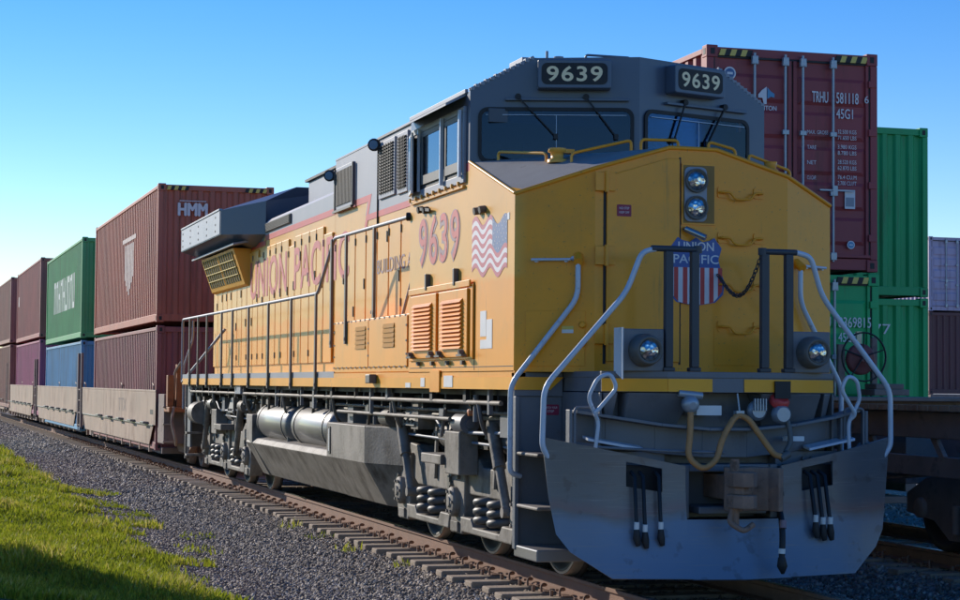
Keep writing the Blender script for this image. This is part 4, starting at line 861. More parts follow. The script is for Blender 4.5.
plow = mb.build('snow_plow', M['plow'], loco)
import bmesh
bm = bmesh.new(); bm.from_mesh(plow.data); bmesh.ops.remove_doubles(bm, verts=bm.verts, dist=.0005); bmesh.ops.recalc_face_normals(bm, faces=bm.faces); bm.to_mesh(plow.data); bm.free()
so = plow.modifiers.new('solid', 'SOLIDIFY'); so.thickness = .022; so.offset = 0; es_ = plow.modifiers.new('split', 'EDGE_SPLIT'); es_.split_angle = R(28)
mb = MB()
for s in (-1, 1):
    mb.cut()
    mb.box(s * .56, s * .98, -1.02, -.82, .80, 1.05); mb.box(s * .445, s * .47, -1.16, -.82, .4, 1.04)
mb.box(-.44, .44, -1.12, -.82, .58, .61)
mb.build('plow_brace', M['dark'], loco)
mb = MB()      # light upper lips of the wing plates
for s in (-1, 1): mb.cut(); mb.hull([(s * .74, -1.10, 1.17), (s * 1.2, -1.03, 1.25), (s * 1.2, -.90, 1.27), (s * .74, -.98, 1.19)], [(s * .74, -1.10, 1.19), (s * 1.2, -1.03, 1.27), (s * 1.2, -.90, 1.29), (s * .74, -.98, 1.21)])
mb.build('plow_step', M['railpaint'], loco)
mb = MB()
for s in (-1, 1):
    mb.cut()
    mb.box(s * .5, s * 1.45, -.95, -.82, 1.02, 1.16)
    for k in range(7): mb.cyl((s * (.75 + .08 * k), -.96, 1.10), (s * (.75 + .08 * k), -.99, 1.10), .02, 6)
    mb.box(s * 1.32, s * 1.345, -.99, -.9, 1.15, 1.50); mb.tube(fillet([(s * 1.30, -.99, 1.2), (s * 1.30, -.99, 1.52), (s * 1.12, -.99, 1.52), (s * 1.12, -.99, 1.25)], .04), .013, 6)
    mb.box(s * 1.08, s * 1.10, -1.0, -.93, 1.15, 1.44)
mb.build('plow_bracket', M['pilot'], loco, .004)
# coupler pocket and coupler
mb = MB(); mb.box(-.43, -.36, -1.14, -.82, .62, 1.06); mb.box(.36, .43, -1.14, -.82, .62, 1.06); mb.box(-.36, .36, -1.12, -.82, 1.0, 1.06); mb.box(-.30, .30, -1.20, -.85, .66, .72)
mb.build('coupler_pocket', M['pilot'], loco, .01)
mb = MB(); mb.box(-.10, .10, -1.30, -.82, .78, .98)
mb.prism([(-.12, -1.28), (.13, -1.28), (.17, -1.38), (.24, -1.46), (.27, -1.58), (.22, -1.60), (.17, -1.50), (.06, -1.44), (-.02, -1.46), (-.05, -1.52), (-.16, -1.55), (-.19, -1.45)], 'z', .70, 1.05)
cp = mb.build('coupler', M['rust'], loco, .012)
mb = MB(); mb.prism([(-.20, -1.50), (-.07, -1.50), (-.03, -1.58), (.0, -1.66), (-.06, -1.72), (-.14, -1.70), (-.19, -1.62)], 'z', .73, .84); mb.prism([(-.20, -1.50), (-.07, -1.50), (-.03, -1.58), (.0, -1.66), (-.06, -1.72), (-.14, -1.70), (-.19, -1.62)], 'z', .90, 1.02)
mb.prism([(-.18, -1.50), (-.09, -1.50), (-.04, -1.60), (-.12, -1.66), (-.17, -1.60)], 'z', .84, .90)
mb.cyl((-.14, -1.54, .60), (-.14, -1.54, 1.12), .035, 12); mb.box(-.17, -.11, -1.57, -1.50, 1.02, 1.10); mb.build('knuckle', M['rust'], cp, .01)
mb = MB(); mb.tube(fillet([(-.15, -1.54, .75), (-.20, -1.56, .62), (-.10, -1.62, .55), (.0, -1.58, .60)], .04), .025, 8); mb.cut(); mb.box(.20, .29, -1.5, -1.3, .70, 1.0); mb.build('lock_lifter', M['rust'], cp, .008)
# cut levers with their loops
for s in (-1, 1):
    mb = MB(); mb.tube(fillet([(s * 1.14, -1.04, 1.18), (s * 1.12, -1.06, 1.40), (s * 1.22, -1.08, 1.60), (s * 1.16, -1.14, 1.76), (s * 1.06, -1.16, 1.80), (s * 1.0, -1.16, 1.68), (s * 1.17, -1.10, 1.47), (s * 1.13, -1.06, 1.42)], .05), .017, 8); mb.build('cut_lever', M['railpaint'], loco)
mb = MB(); mb.tube(fillet([(-1.14, -1.04, 1.20), (-.55, -1.14, 1.17), (-.1, -1.25, 1.16)], .1), .014, 6); mb.build('cut_lever_rod', M['pilot'], loco)
# hoses
mb = MB(); mb.tube(fillet([(-.36, -1.16, 1.50), (-.38, -1.20, 1.30), (-.42, -1.24, 1.12), (-.30, -1.28, 1.02), (-.18, -1.28, 1.10), (-.12, -1.25, 1.28), (0, -1.2, 1.43), (.06, -1.18, 1.47), (.14, -1.2, 1.43), (.26, -1.24, 1.25), (.34, -1.26, 1.14), (.44, -1.24, 1.12)], .12, 5), .026, 10); mb.build('brake_hose', M['hose'], loco)
mb = MB(); mb.tube(fillet([(.46, -1.22, 1.16), (.52, -1.2, 1.24), (.52, -1.16, 1.40), (.46, -1.12, 1.52)], .08), .022, 8); mb.tube([(.40, -1.25, 1.11), (.48, -1.24, 1.15)], .034, 8); mb.build('jumper_hose', M['railgrey'], loco)
mb = MB(); mb.box(.03, .10, -1.20, -1.14, 1.44, 1.50); mb.tube([(.05, -1.17, 1.64), (.06, -1.19, 1.5)], .008, 6); mb.build('hose_hook', M['galv'], loco)
mb = MB(); mb.lathe((-.36, -1.10, 1.56), (0, -1, -.2), [(0, .06), (.06, .075), (.10, .06), (.11, .03)], 14); mb.tube([(-.45, -1.12, 1.64), (-.25, -1.14, 1.62)], .03, 8); mb.build('hose_valve', M['galv'], loco)
mb = MB(); mb.lathe((.27, -1.06, 1.50), (0, -1, 0), [(0, .085), (.03, .085), (.04, .07), (.06, .06)], 18)
for k in range(5): mb.box(.22 + k * .025, .23 + k * .025, -1.14, -1.11, 1.50, 1.60)
mb.build('multiple_unit_socket', M['galv'], loco)
mb = MB(); mb.lathe((.46, -1.10, 1.47), (0, -1, 0), [(0, .075), (.06, .08), (.09, .06)], 16); mb.build('jumper_socket', M['galv'], loco)
mb = MB(); mb.lathe((.46, -1.08, 1.56), (.1, -.5, .6), [(0, .085), (.05, .085), (.07, .06)], 14); mb.build('socket_cap', M['red'], loco)
mb = MB(); mb.box(.40, .54, -1.155, -1.135, 1.60, 1.745); mb.build('cable_notch', M['black'], loco)
mb = MB(); fq = FR((0, -.802, 0), (1, 0, 0), (0, -1, 0)); fq.plate(mb, rrect(-.28, -.06, 1.46, 1.54, .004), 0, .30); mb.cut()
fq.plate(mb, rrect(.50, .66, 1.25, 1.29, .004), .28, .36); mb.build('pilot_data_plate', M['white'], loco)
def hang(x, y, z0, z1, lean=0):
    mb = MB(); mb.tube([(x, y + .05, z0), (x + lean * .3, y - .03, z0 - .03), (x + lean, y - .08, z1 + .14)], .017, 8); mb.m = 1; mb.tube([(x + lean, y - .08, z1 + .13), (x + lean, y - .085, z1 + .19)], .022, 8); mb.m = 2
    mb.tube([(x + lean, y - .08, z1 + .13), (x + lean, y - .085, z1 + .06), (x + lean + .015, y - .08, z1)], [.024, .034, .02], 8); mb.build('air_hose', [M['black'], M['white'], M['dark']], loco)
for x, z0, z1 in ((-.87, 1.0, .42), (-.80, 1.0, .40), (-.67, 1.0, .42)): hang(x, py(x, .9) - .03, z0, z1)
for x, z0, z1 in ((.66, 1.0, .46), (.73, 1.0, .44), (.80, 1.0, .44)): hang(x, py(x, .9) - .03, z0, z1, .04)
mb = MB(); mb.tube(fillet([(.34, -1.2, .80), (.33, -1.40, .70), (.30, -1.50, .50), (.28, -1.52, .30)], .1), .026, 8); mb.m = 1; mb.tube([(.305, -1.49, .56), (.315, -1.475, .62)], .03, 8); mb.m = 2; mb.tube([(.283, -1.515, .36), (.285, -1.515, .40)], .03, 8); mb.m = 0; mb.tube([(.28, -1.52, .33), (.28, -1.53, .26), (.29, -1.52, .20)], [.03, .045, .015], 8)
mb.lathe((.36, -1.14, .80), (0, -1, 0), [(0, .12), (.06, .12), (.08, .09)], 14); mb.build('train_line_hose', [M['black'], M['redline'], M['white']], loco)
# ditch lights
for s in (-1, 1):
    mb = MB(); x0, x1 = s * .57, s * .93
    if s < 0: x0, x1 = x1, x0
    mb.box(x0, x1, -1.10, -.96, 1.817, 2.16); bx_ = mb.build('ditch_light_box', M['pilot'], loco, .008)
    mb = MB(); cx_ = (x0 + x1) / 2 + .0; mb.lathe((cx_, -1.10, 1.985), (0, -1, 0), [(0, .135), (.05, .135), (.10, .125), (.14, .115), (.15, .10), (.12, .085)], 28); d = mb.build('ditch_light', M['railgrey'], loco)
    mb = MB(); mb.lathe((cx_, -1.215, 1.985), (0, -1, 0), [(0, .095), (.02, .085), (.035, .05), (.04, .001)], 24); mb.build('lens', M['lens'], d)
    if s < 0:
        mb = MB(); mb.hull([(x0 - .012, -1.12, 1.75), (x0 - .002, -1.12, 1.75), (x0 - .002, -.93, 1.817), (x0 - .012, -.93, 1.817)], [(x0 - .012, -1.12, 2.17), (x0 - .002, -1.12, 2.17), (x0 - .002, -.93, 2.17), (x0 - .012, -.93, 2.17)]); mb.build('sunlit_side_plate', M['white'], bx_)  # white on the sun side only, its brightness painted into the colour
# gate posts, front handrails and chain
mb = MB()
for x in (-.53, -.30, .33, .55): mb.cut(); mb.box(x - .034, x + .034, -1.12, -1.06, 1.851, 2.80); mb.box(x - .05, x + .05, -1.122, -1.05, 1.817, 1.85)
gp = mb.build('gate_post', M['raildk'], loco, .006)
mb = MB(); mb.tube([(-.68, -1.09, 2.82), (-.27, -1.09, 2.82)], .026, 10); mb.lathe((-.27, -1.09, 2.79), (0, 0, 1), [(0, .035), (.06, .035)], 10); mb.cut(); mb.tube([(.29, -1.09, 2.82), (.62, -1.09, 2.82)], .026, 10); mb.lathe((.31, -1.09, 2.79), (0, 0, 1), [(0, .035), (.06, .035)], 10); mb.build('gate_top_bar', M['raildk'], loco)
for s in (-1, 1):
    mb = MB(); mb.tube(fillet([(s * .62, -1.09, 2.82), (s * .76, -1.08, 2.79), (s * .88, -1.05, 2.46), (s * 1.56, -.98, 1.68), (s * 1.57, -.97, 1.20), (s * 1.50, -.95, 1.10)], .10), .023, 10); mb.build('front_handrail', M['railpaint'], loco)
    mb = MB(); mb.tube(fillet([(s * 1.06, -.24, 2.78), (s * 1.04, -.33, 2.76), (s * 1.04, -.33, 2.44), (s * 1.56, -.10, 1.70), (s * 1.56, -.10, .95), (s * 1.45, -.05, .92)], .10), .023, 10); mb.build('nose_handrail', M['railpaint'], loco)
    mb = MB(); mb.tube([(s * 1.02, -.28, 2.80), (s * 1.05, -.36, 2.74)], .04, 8); mb.build('handrail_socket', M['yellow'], loco)
mb = MB(); N = 26
for i in range(N):
    t = (i + .5) / N; p = Vector((.30, -1.10, 2.80)).lerp(Vector((.22, -.40, 2.66)), t) + Vector((0, 0, -.30 * math.sin(math.pi * t) * (1 - .25 * t)))
    t2 = t + .01; q = Vector((.30, -1.10, 2.80)).lerp(Vector((.22, -.40, 2.66)), t2) + Vector((0, 0, -.30 * math.sin(math.pi * t2) * (1 - .25 * t2)))
    d, u, w = basis(q - p); u = u if i % 2 else w
    ring = [p + d * .030 * math.cos(a) + u * .016 * math.sin(a) for a in [k * math.pi / 4 for k in range(9)]]; mb.tube(ring, .0055, 5, False)
mb.build('safety_chain', M['raildk'], loco)
# --- underframe
mb = MB(); mb.box(-.75, .75, .3, 19.6, 1.25, 1.695); mb.box(-1.38, 1.38, .45, 19.6, 1.60, 1.70)
for k in range(22): y = .8 + k * .86; mb.box(-1.38, 1.38, y, y + .04, 1.45, 1.60)
mb.build('main_frame', M['dark'], loco)
mb = MB()
mb.tube([(-1.42, .6, 1.53), (-1.42, 19.4, 1.53)], .022, 8); mb.tube([(-1.32, .6, 1.44), (-1.32, 7.9, 1.44), (-1.30, 8.1, 1.50), (-1.30, 19, 1.50)], .018, 8); mb.tube([(-1.18, .7, 1.38), (-1.18, 12, 1.38)], .026, 8); mb.tube([(-1.40, 2.3, 1.36), (-1.40, 7.2, 1.36)], .02, 8)
mb.build('brake_pipe', M['frame'], loco)
for k, (y0, y1, z0, z1, x0, x1) in enumerate(((1.15, 1.75, 1.18, 1.50, -1.22, -.85), (2.05, 2.6, 1.28, 1.55, -1.30, -.9), (3.3, 3.75, 1.12, 1.52, -1.18, -.8), (3.95, 4.45, 1.25, 1.58, -1.32, -.95), (14.1, 14.7, 1.18, 1.5, -1.25, -.8), (15.5, 16.0, 1.2, 1.56, -1.3, -.9), (17.2, 17.9, 1.15, 1.5, -1.2, -.8))):
    mb = MB(); mb.hull([(x0, y0, z0), (x0, y1, z0), (x1, y1, z0), (x1, y0, z0)], [(x0 + .08, y0 + .05, z1), (x0 + .08, y1 - .05, z1), (x1, y1, z1), (x1, y0, z1)])
    for q in range(3): mb.box(x0 - .012, x0 + .01, y0 + .06 + q * (y1 - y0) * .32, y0 + .1 + q * (y1 - y0) * .32, z0 + .03, z0 + .07)
    mb.build('equipment_case', [M['frame'], M['railgrey']][k % 2], loco, .008)
rq = random.Random(9); y = .9
while y < 19.3:
    mb = MB(); mb.box(-1.44, -1.40, y, y + rq.choice((.03, .05, .09)), 1.655 - rq.uniform(.12, .3), 1.655); mb.build('pipe_bracket', [M['frame'], M['pilot'], M['dark']][rq.randrange(3)], loco); y += rq.uniform(.55, 1.9)
for k in range(34):
    y = .6 + k * .56 + rq.uniform(-.2, .2); mb = MB(); z = rq.uniform(1.2, 1.55); x = -rq.uniform(.95, 1.28); L = rq.uniform(.15, .6)
    if k % 3 == 0: mb.tube(fillet([(x, y, z), (x - .05, y + L * .5, z - .12), (x, y + L, z + .05), (x + .2, y + L, z - .2)], .08), rq.uniform(.012, .03), 6)
    elif k % 3 == 1: mb.box(x, x + .2, y, y + L * .6, z - .1, z + .08); mb.tube([(x, y - .1, z), (x, y + L, z)], .02, 6)
    else: mb.tube([(x, y, z - .3), (x, y, 1.6)], .018, 6); mb.tube([(x, y, z), (x + .1, y + L, z - .05)], .025, 6); mb.box(x - .03, x + .03, y - .05, y + .05, z - .05, z + .05)
    mb.build('underframe_fitting', [M['dark'], M['frame'], M['railgrey'], M['pilot'], M['rust']][rq.randrange(5)], loco)

rr_ = random.Random(5)
for k in range(30):
    y = .7 + k * .62 + rr_.uniform(-.1, .1); mb = MB(); t = k % 5
    if 7.4 < y < 13.4 and t in (0, 2): continue
    if t == 0: mb.box(-1.30, -1.05, y, y + .28, 1.22, 1.50)
    elif t == 1: mb.tube(fillet([(-1.42, y, 1.53), (-1.38, y, 1.30), (-1.2, y + .2, 1.12), (-1.0, y + .3, 1.1)], .1), .02, 6); mb.tube([(-1.38, y + .2, 1.60), (-1.38, y + .2, 1.35)], .028, 6)
    elif t == 2: mb.cyl((-1.28, y, 1.32), (-1.28, y + .34, 1.32), .10, 12); mb.cyl((-1.28, y - .03, 1.32), (-1.28, y, 1.32), .05, 8)
    elif t == 3: mb.tube([(-1.36, y, 1.50), (-1.30, y + .35, 1.18)], .02, 6); mb.box(-1.36, -1.22, y + .1, y + .24, 1.38, 1.46)
    else: mb.tube([(-1.15, y, 1.6), (-1.15, y, 1.15)], .04, 8); mb.tube([(-1.25, y + .1, 1.4), (-.9, y + .1, 1.2)], .03, 8)
    mb.build('underframe_fitting', [M['frame'], M['railgrey'], M['pilot']][rr_.randrange(3)], loco)
mb = MB(); mb.lathe((-1.33, 1.75, 1.40), (0, 0, 1), [(0, .05), (.05, .06), (.08, .03), (.12, .05)], 10); mb.build('cutout_cock', M['amber'], loco)
mb = MB(); mb.box(-1.47, -1.44, 13.8, 14.3, 1.52, 1.66); mb.build('fuel_gauge_box', M['lgrey'], loco, .004)
# fuel tank with its raised ends, and the two air reservoirs lying in the recess
mb = MB()
sec = lambda top, w: [(-w, .78), (-w + .28, .31), (w - .28, .31), (w, .78), (w, top), (-w, top)]
mb.prism([(-1.46, .80), (-1.16, .31), (1.16, .31), (1.46, .80), (1.40, .87), (.9, .95), (-.9, .95), (-1.40, .87)], 'y', 6.2, 13.3)
def tank_block(y0, y1, w0, w1): mb.hull([(-w0, y0, .80), (-w0 + .28, y0, .31), (w0 - .28, y0, .31), (w0, y0, .80), (w0, y0, 1.22), (-w0, y0, 1.22)], [(-w1, y1, .80), (-w1 + .28, y1, .31), (w1 - .28, y1, .31), (w1, y1, .80), (w1, y1, 1.22), (-w1, y1, 1.22)])
tank_block(5.55, 7.55, 1.465, 1.465); tank_block(4.75, 5.549, 1.20, 1.465); tank_block(12.75, 13.5, 1.465, 1.42)
tk = mb.build('fuel_tank', M['frame'], loco, .012)
mb = MB(); mb.box(-1.475, -1.4655, 7.32, 7.44, .84, 1.17); mb.m = 1; mb.box(-1.478, -1.4755, 7.36, 7.40, .87, 1.14); mb.build('sight_gauge', [M['dark'], M['white']], tk)
for y0 in (7.75, 10.45):
    mb = MB(); L = 2.5; r = .275; mb.lathe((-1.13, y0, 1.12), (0, 1, 0), [(-.01, .001), (0, .12), (.03, .2), (.09, .255), (.15, r), (L - .15, r), (L - .09, .255), (L - .03, .2), (L, .12), (L + .01, .001)], 36); a = mb.build('air_reservoir', M['tankm'], loco)
    mb = MB()
    for q in (.35, L - .35): mb.cut(); mb.lathe((-1.13, y0 + q, 1.12), (0, 1, 0), [(0, r + .01), (.06, r + .01)], 36); mb.box(-1.35, -.95, y0 + q, y0 + q + .06, 1.38, 1.60)
    mb.tube([(-1.3, y0 + .2, .88), (-1.3, y0 + .2, .95)], .05, 8); mb.box(-1.30, -1.05, y0 - .02, y0 + .25, .80, .88); mb.build('reservoir_strap', M['railgrey'], a)
# --- wheel trucks
def wheel(y, s, parent):
    mb = MB(); x = s * .70
    mb.lathe((x, y, .533), (s, 0, 0), [(0, .10), (0, .565), (.02, .562), (.035, .535), (.13, .525), (.133, .475), (.085, .455), (.05, .2), (.13, .16), (.15, .11), (.15, .001)], 48)
    w = mb.build('wheel', M['wheelsteel'], parent)
    mb = MB(); mb.lathe((x, y, .533), (s, 0, 0), [(.036, .5355), (.128, .527)], 48, True, False); mb.lathe((x, y, .533), (s, 0, 0), [(.1315, .524), (.1345, .502)], 48, True, False); mb.build('tyre_tread', M['tyre'], parent) if s < 0 else None
def coil(x, y, z0, z1, r, parent):
    mb = MB(); n = 3.0; pts = [(x + r * math.cos(t), y + r * math.sin(t), z0 + (z1 - z0) * t / (2 * math.pi * n)) for t in np.linspace(0, 2 * math.pi * n, 90)]
    mb.tube(pts, .042, 8); mb.cyl((x, y, z0), (x, y, z1), r * .6, 12); mb.build('coil_spring', M['spring'], parent)
def truck(yc, flip):
    root = empty('wheel_truck', parent=loco, loc=(0, yc, 0))
    mb = MB(); mb.box(-.7, .7, -2.6, 2.6, .62, .95); mb.box(-1.0, 1.0, -.4, .4, .5, 1.1); b = mb.build('bolster', M['dark'], root)
    for yo in (-2.07, 0, 2.07):
        mb = MB(); mb.cyl((-1.2, yo, .533), (1.2, yo, .533), .09, 12); mb.cyl((-.5, yo, .6), (.5, yo, .6), .33, 14); mb.build('axle', M['dark'], root)
        for s in (-1, 1): wheel(yo, s, root)
    f = -1 if flip else 1
    for s in (-1, 1):
        X0, X1 = s * .98, s * 1.16
        mb = MB()
        prof = [(-2.75, .98), (-2.55, 1.10), (-1.6, 1.04), (-1.3, .90), (-.75, .90), (-.45, 1.06), (.45, 1.06), (.75, .90), (1.3, .90), (1.6, 1.04), (2.55, 1.10), (2.75, .98), (2.72, .80), (1.85, .72), (1.6, .62), (.45, .62), (-.45, .62), (-1.6, .62), (-1.85, .72), (-2.72, .80)]
        mb.prism([(y * f, z) for y, z in prof], 'x', X0, X1)
        for yo in (-2.07, 0, 2.07):   # pedestals with spring seats
            mb.prism([(yo - .30, .95), (yo + .30, .95), (yo + .27, .40), (yo + .20, .22), (yo - .20, .22), (yo - .27, .40)], 'x', s * .985, s * 1.20)
        for yo in (-1.035, 1.035):
            mb.prism([(yo - .86, .40), (yo - .80, .25), (yo + .80, .25), (yo + .86, .40), (yo + .50, .40), (yo + .42, .32), (yo - .42, .32), (yo - .50, .40)], 'x', s * 1.0, s * 1.215)
        sf = mb.build('side_frame', M['frame'], root, .015)
        for yo in (-2.07, 0, 2.07):
            mb = MB(); mb.lathe((s * 1.20, yo, .533), (s, 0, 0), [(0, .15), (.05, .15), (.07, .13), (.075, .06), (.09, .05)], 18)
            for k in range(6): a = k * math.pi / 3; mb.lathe((s * 1.26, yo + .11 * math.cos(a), .533 + .11 * math.sin(a)), (s, 0, 0), [(0, .018), (.03, .018)], 6)
            mb.box(s * 1.20, s * 1.225, yo - .12, yo + .12, .24, .34); mb.build('axle_box', M['frame'], root, .005)
        for yo in (-1.035, 1.035):
            for dy in (-.22, .22): coil(s * 1.075, yo + dy, .36, .62, .15, root)
        for k, yo in enumerate((-1.7, .36, 2.4)):     # brake cylinders
            yo *= f; mb = MB(); mb.cyl((s * 1.10, yo - .2, 1.18), (s * 1.10, yo + .2, 1.18), .14, 16); mb.cyl((s * 1.10, yo + .2 * f, 1.18), (s * 1.10, yo + .42 * f, 1.18), .04, 8); mb.box(s * 1.05, s * 1.18, yo - .25, yo - .2, 1.0, 1.36)
            mb.bar((s * 1.18, yo + .42 * f, 1.25), (s * 1.18, yo + .5 * f, .72), .05, .03); mb.build('brake_cylinder', M['frame'], root, .004)
        mb = MB(); mb.box(s * 1.16, s * 1.36, -.62 * f, -.12 * f, .82, 1.24); mb.box(s * 1.16, s * 1.40, -.12 * f, .62 * f, .90, 1.0); mb.build('lateral_stop', M['frame'], root, .012)
        for y0, y1 in ((-1.9, -1.25), (1.45, 2.15)):
            mb = MB(); a = Vector((s * 1.28, y0 * f, .55)); b_ = Vector((s * 1.28, (y0 + .45) * f, 1.32)); mb.tube([a, a.lerp(b_, .5)], .045, 12); mb.tube([a.lerp(b_, .5), b_], .062, 12); mb.tube([a - Vector((s * .1, 0, 0)), a + Vector((s * .05, 0, 0))], .05, 10); mb.tube([b_ - Vector((s * .1, 0, 0)), b_ + Vector((s * .05, 0, 0))], .05, 10); mb.build('damper', M['frame'], root)
        mb = MB(); mb.tube(fillet([(s * 1.28, -2.6, 1.28), (s * 1.28, -1.2, 1.24), (s * 1.28, .2, 1.22), (s * 1.28, .5, 1.36), (s * 1.28, 2.2, 1.36), (s * 1.28, 2.5, 1.1)], .1), .018, 8); mb.tube([(s * 1.22, -2.5, 1.12), (s * 1.22, 2.4, 1.16)], .015, 6); mb.build('sand_pipe', M['lgrey'], root)
        mb = MB()
        for yo in (-2.62, -.62, 1.45):   # brake shoes and hangers
            mb.cut(); mb.box(s * .74, s * .86, yo - .03, yo + .05, .35, .72); mb.bar((s * .9, yo, .3), (s * .9, yo, .95), .04, .04)
        mb.build('brake_shoe', M['rust'], root)
        for yo in (-2.07, 0, 2.07):
            mb = MB()
            for (dy, z) in ((-.12, .78), (.10, .80), (-.10, .87), (.14, .70)): mb.lathe((s * 1.20, yo + dy, z), (s, 0, 0), [(0, .026), (.03, .02)], 7)
            mb.box(s * 1.20, s * 1.23, yo + .16, yo + .22, .55, .78); mb.build('frame_bolt', M['railgrey'], root)
    return root
truck(2.74, False); truck(16.67, True)
mb = MB(); mb.box(-1.40, -1.36, 19.5, 19.9, .5, 1.65); mb.box(1.36, 1.40, 19.5, 19.9, .5, 1.65); mb.box(-1.4, 1.4, 19.9, 19.96, .5, 1.65); mb.box(-.1, .1, 19.96, 21.3, .8, .98); mb.build('rear_pilot', M['pilot'], loco, .01)
mb = MB()
for z in (.35, .75, 1.2): mb.box(-1.5, -1.1, 18.95 + .3, 19.5, z, z + .04)
mb.box(-1.5, -1.46, 19.44, 19.5, .3, 1.65); mb.build('rear_step', M['frame'], loco, .006)
mb = MB(); mb.hull([(-1.30, 18.9, 1.1), (-1.30, 19.2, 1.1), (-1.05, 19.2, 1.1), (-1.05, 18.9, 1.1)], [(-1.36, 18.8, 1.6), (-1.36, 19.3, 1.6), (-1.0, 19.3, 1.6), (-1.0, 18.8, 1.6)]); mb.cyl((-1.35, 18.4, 1.15), (-1.35, 18.95, 1.15), .2, 16); mb.build('sand_box', M['frame'], loco, .01)

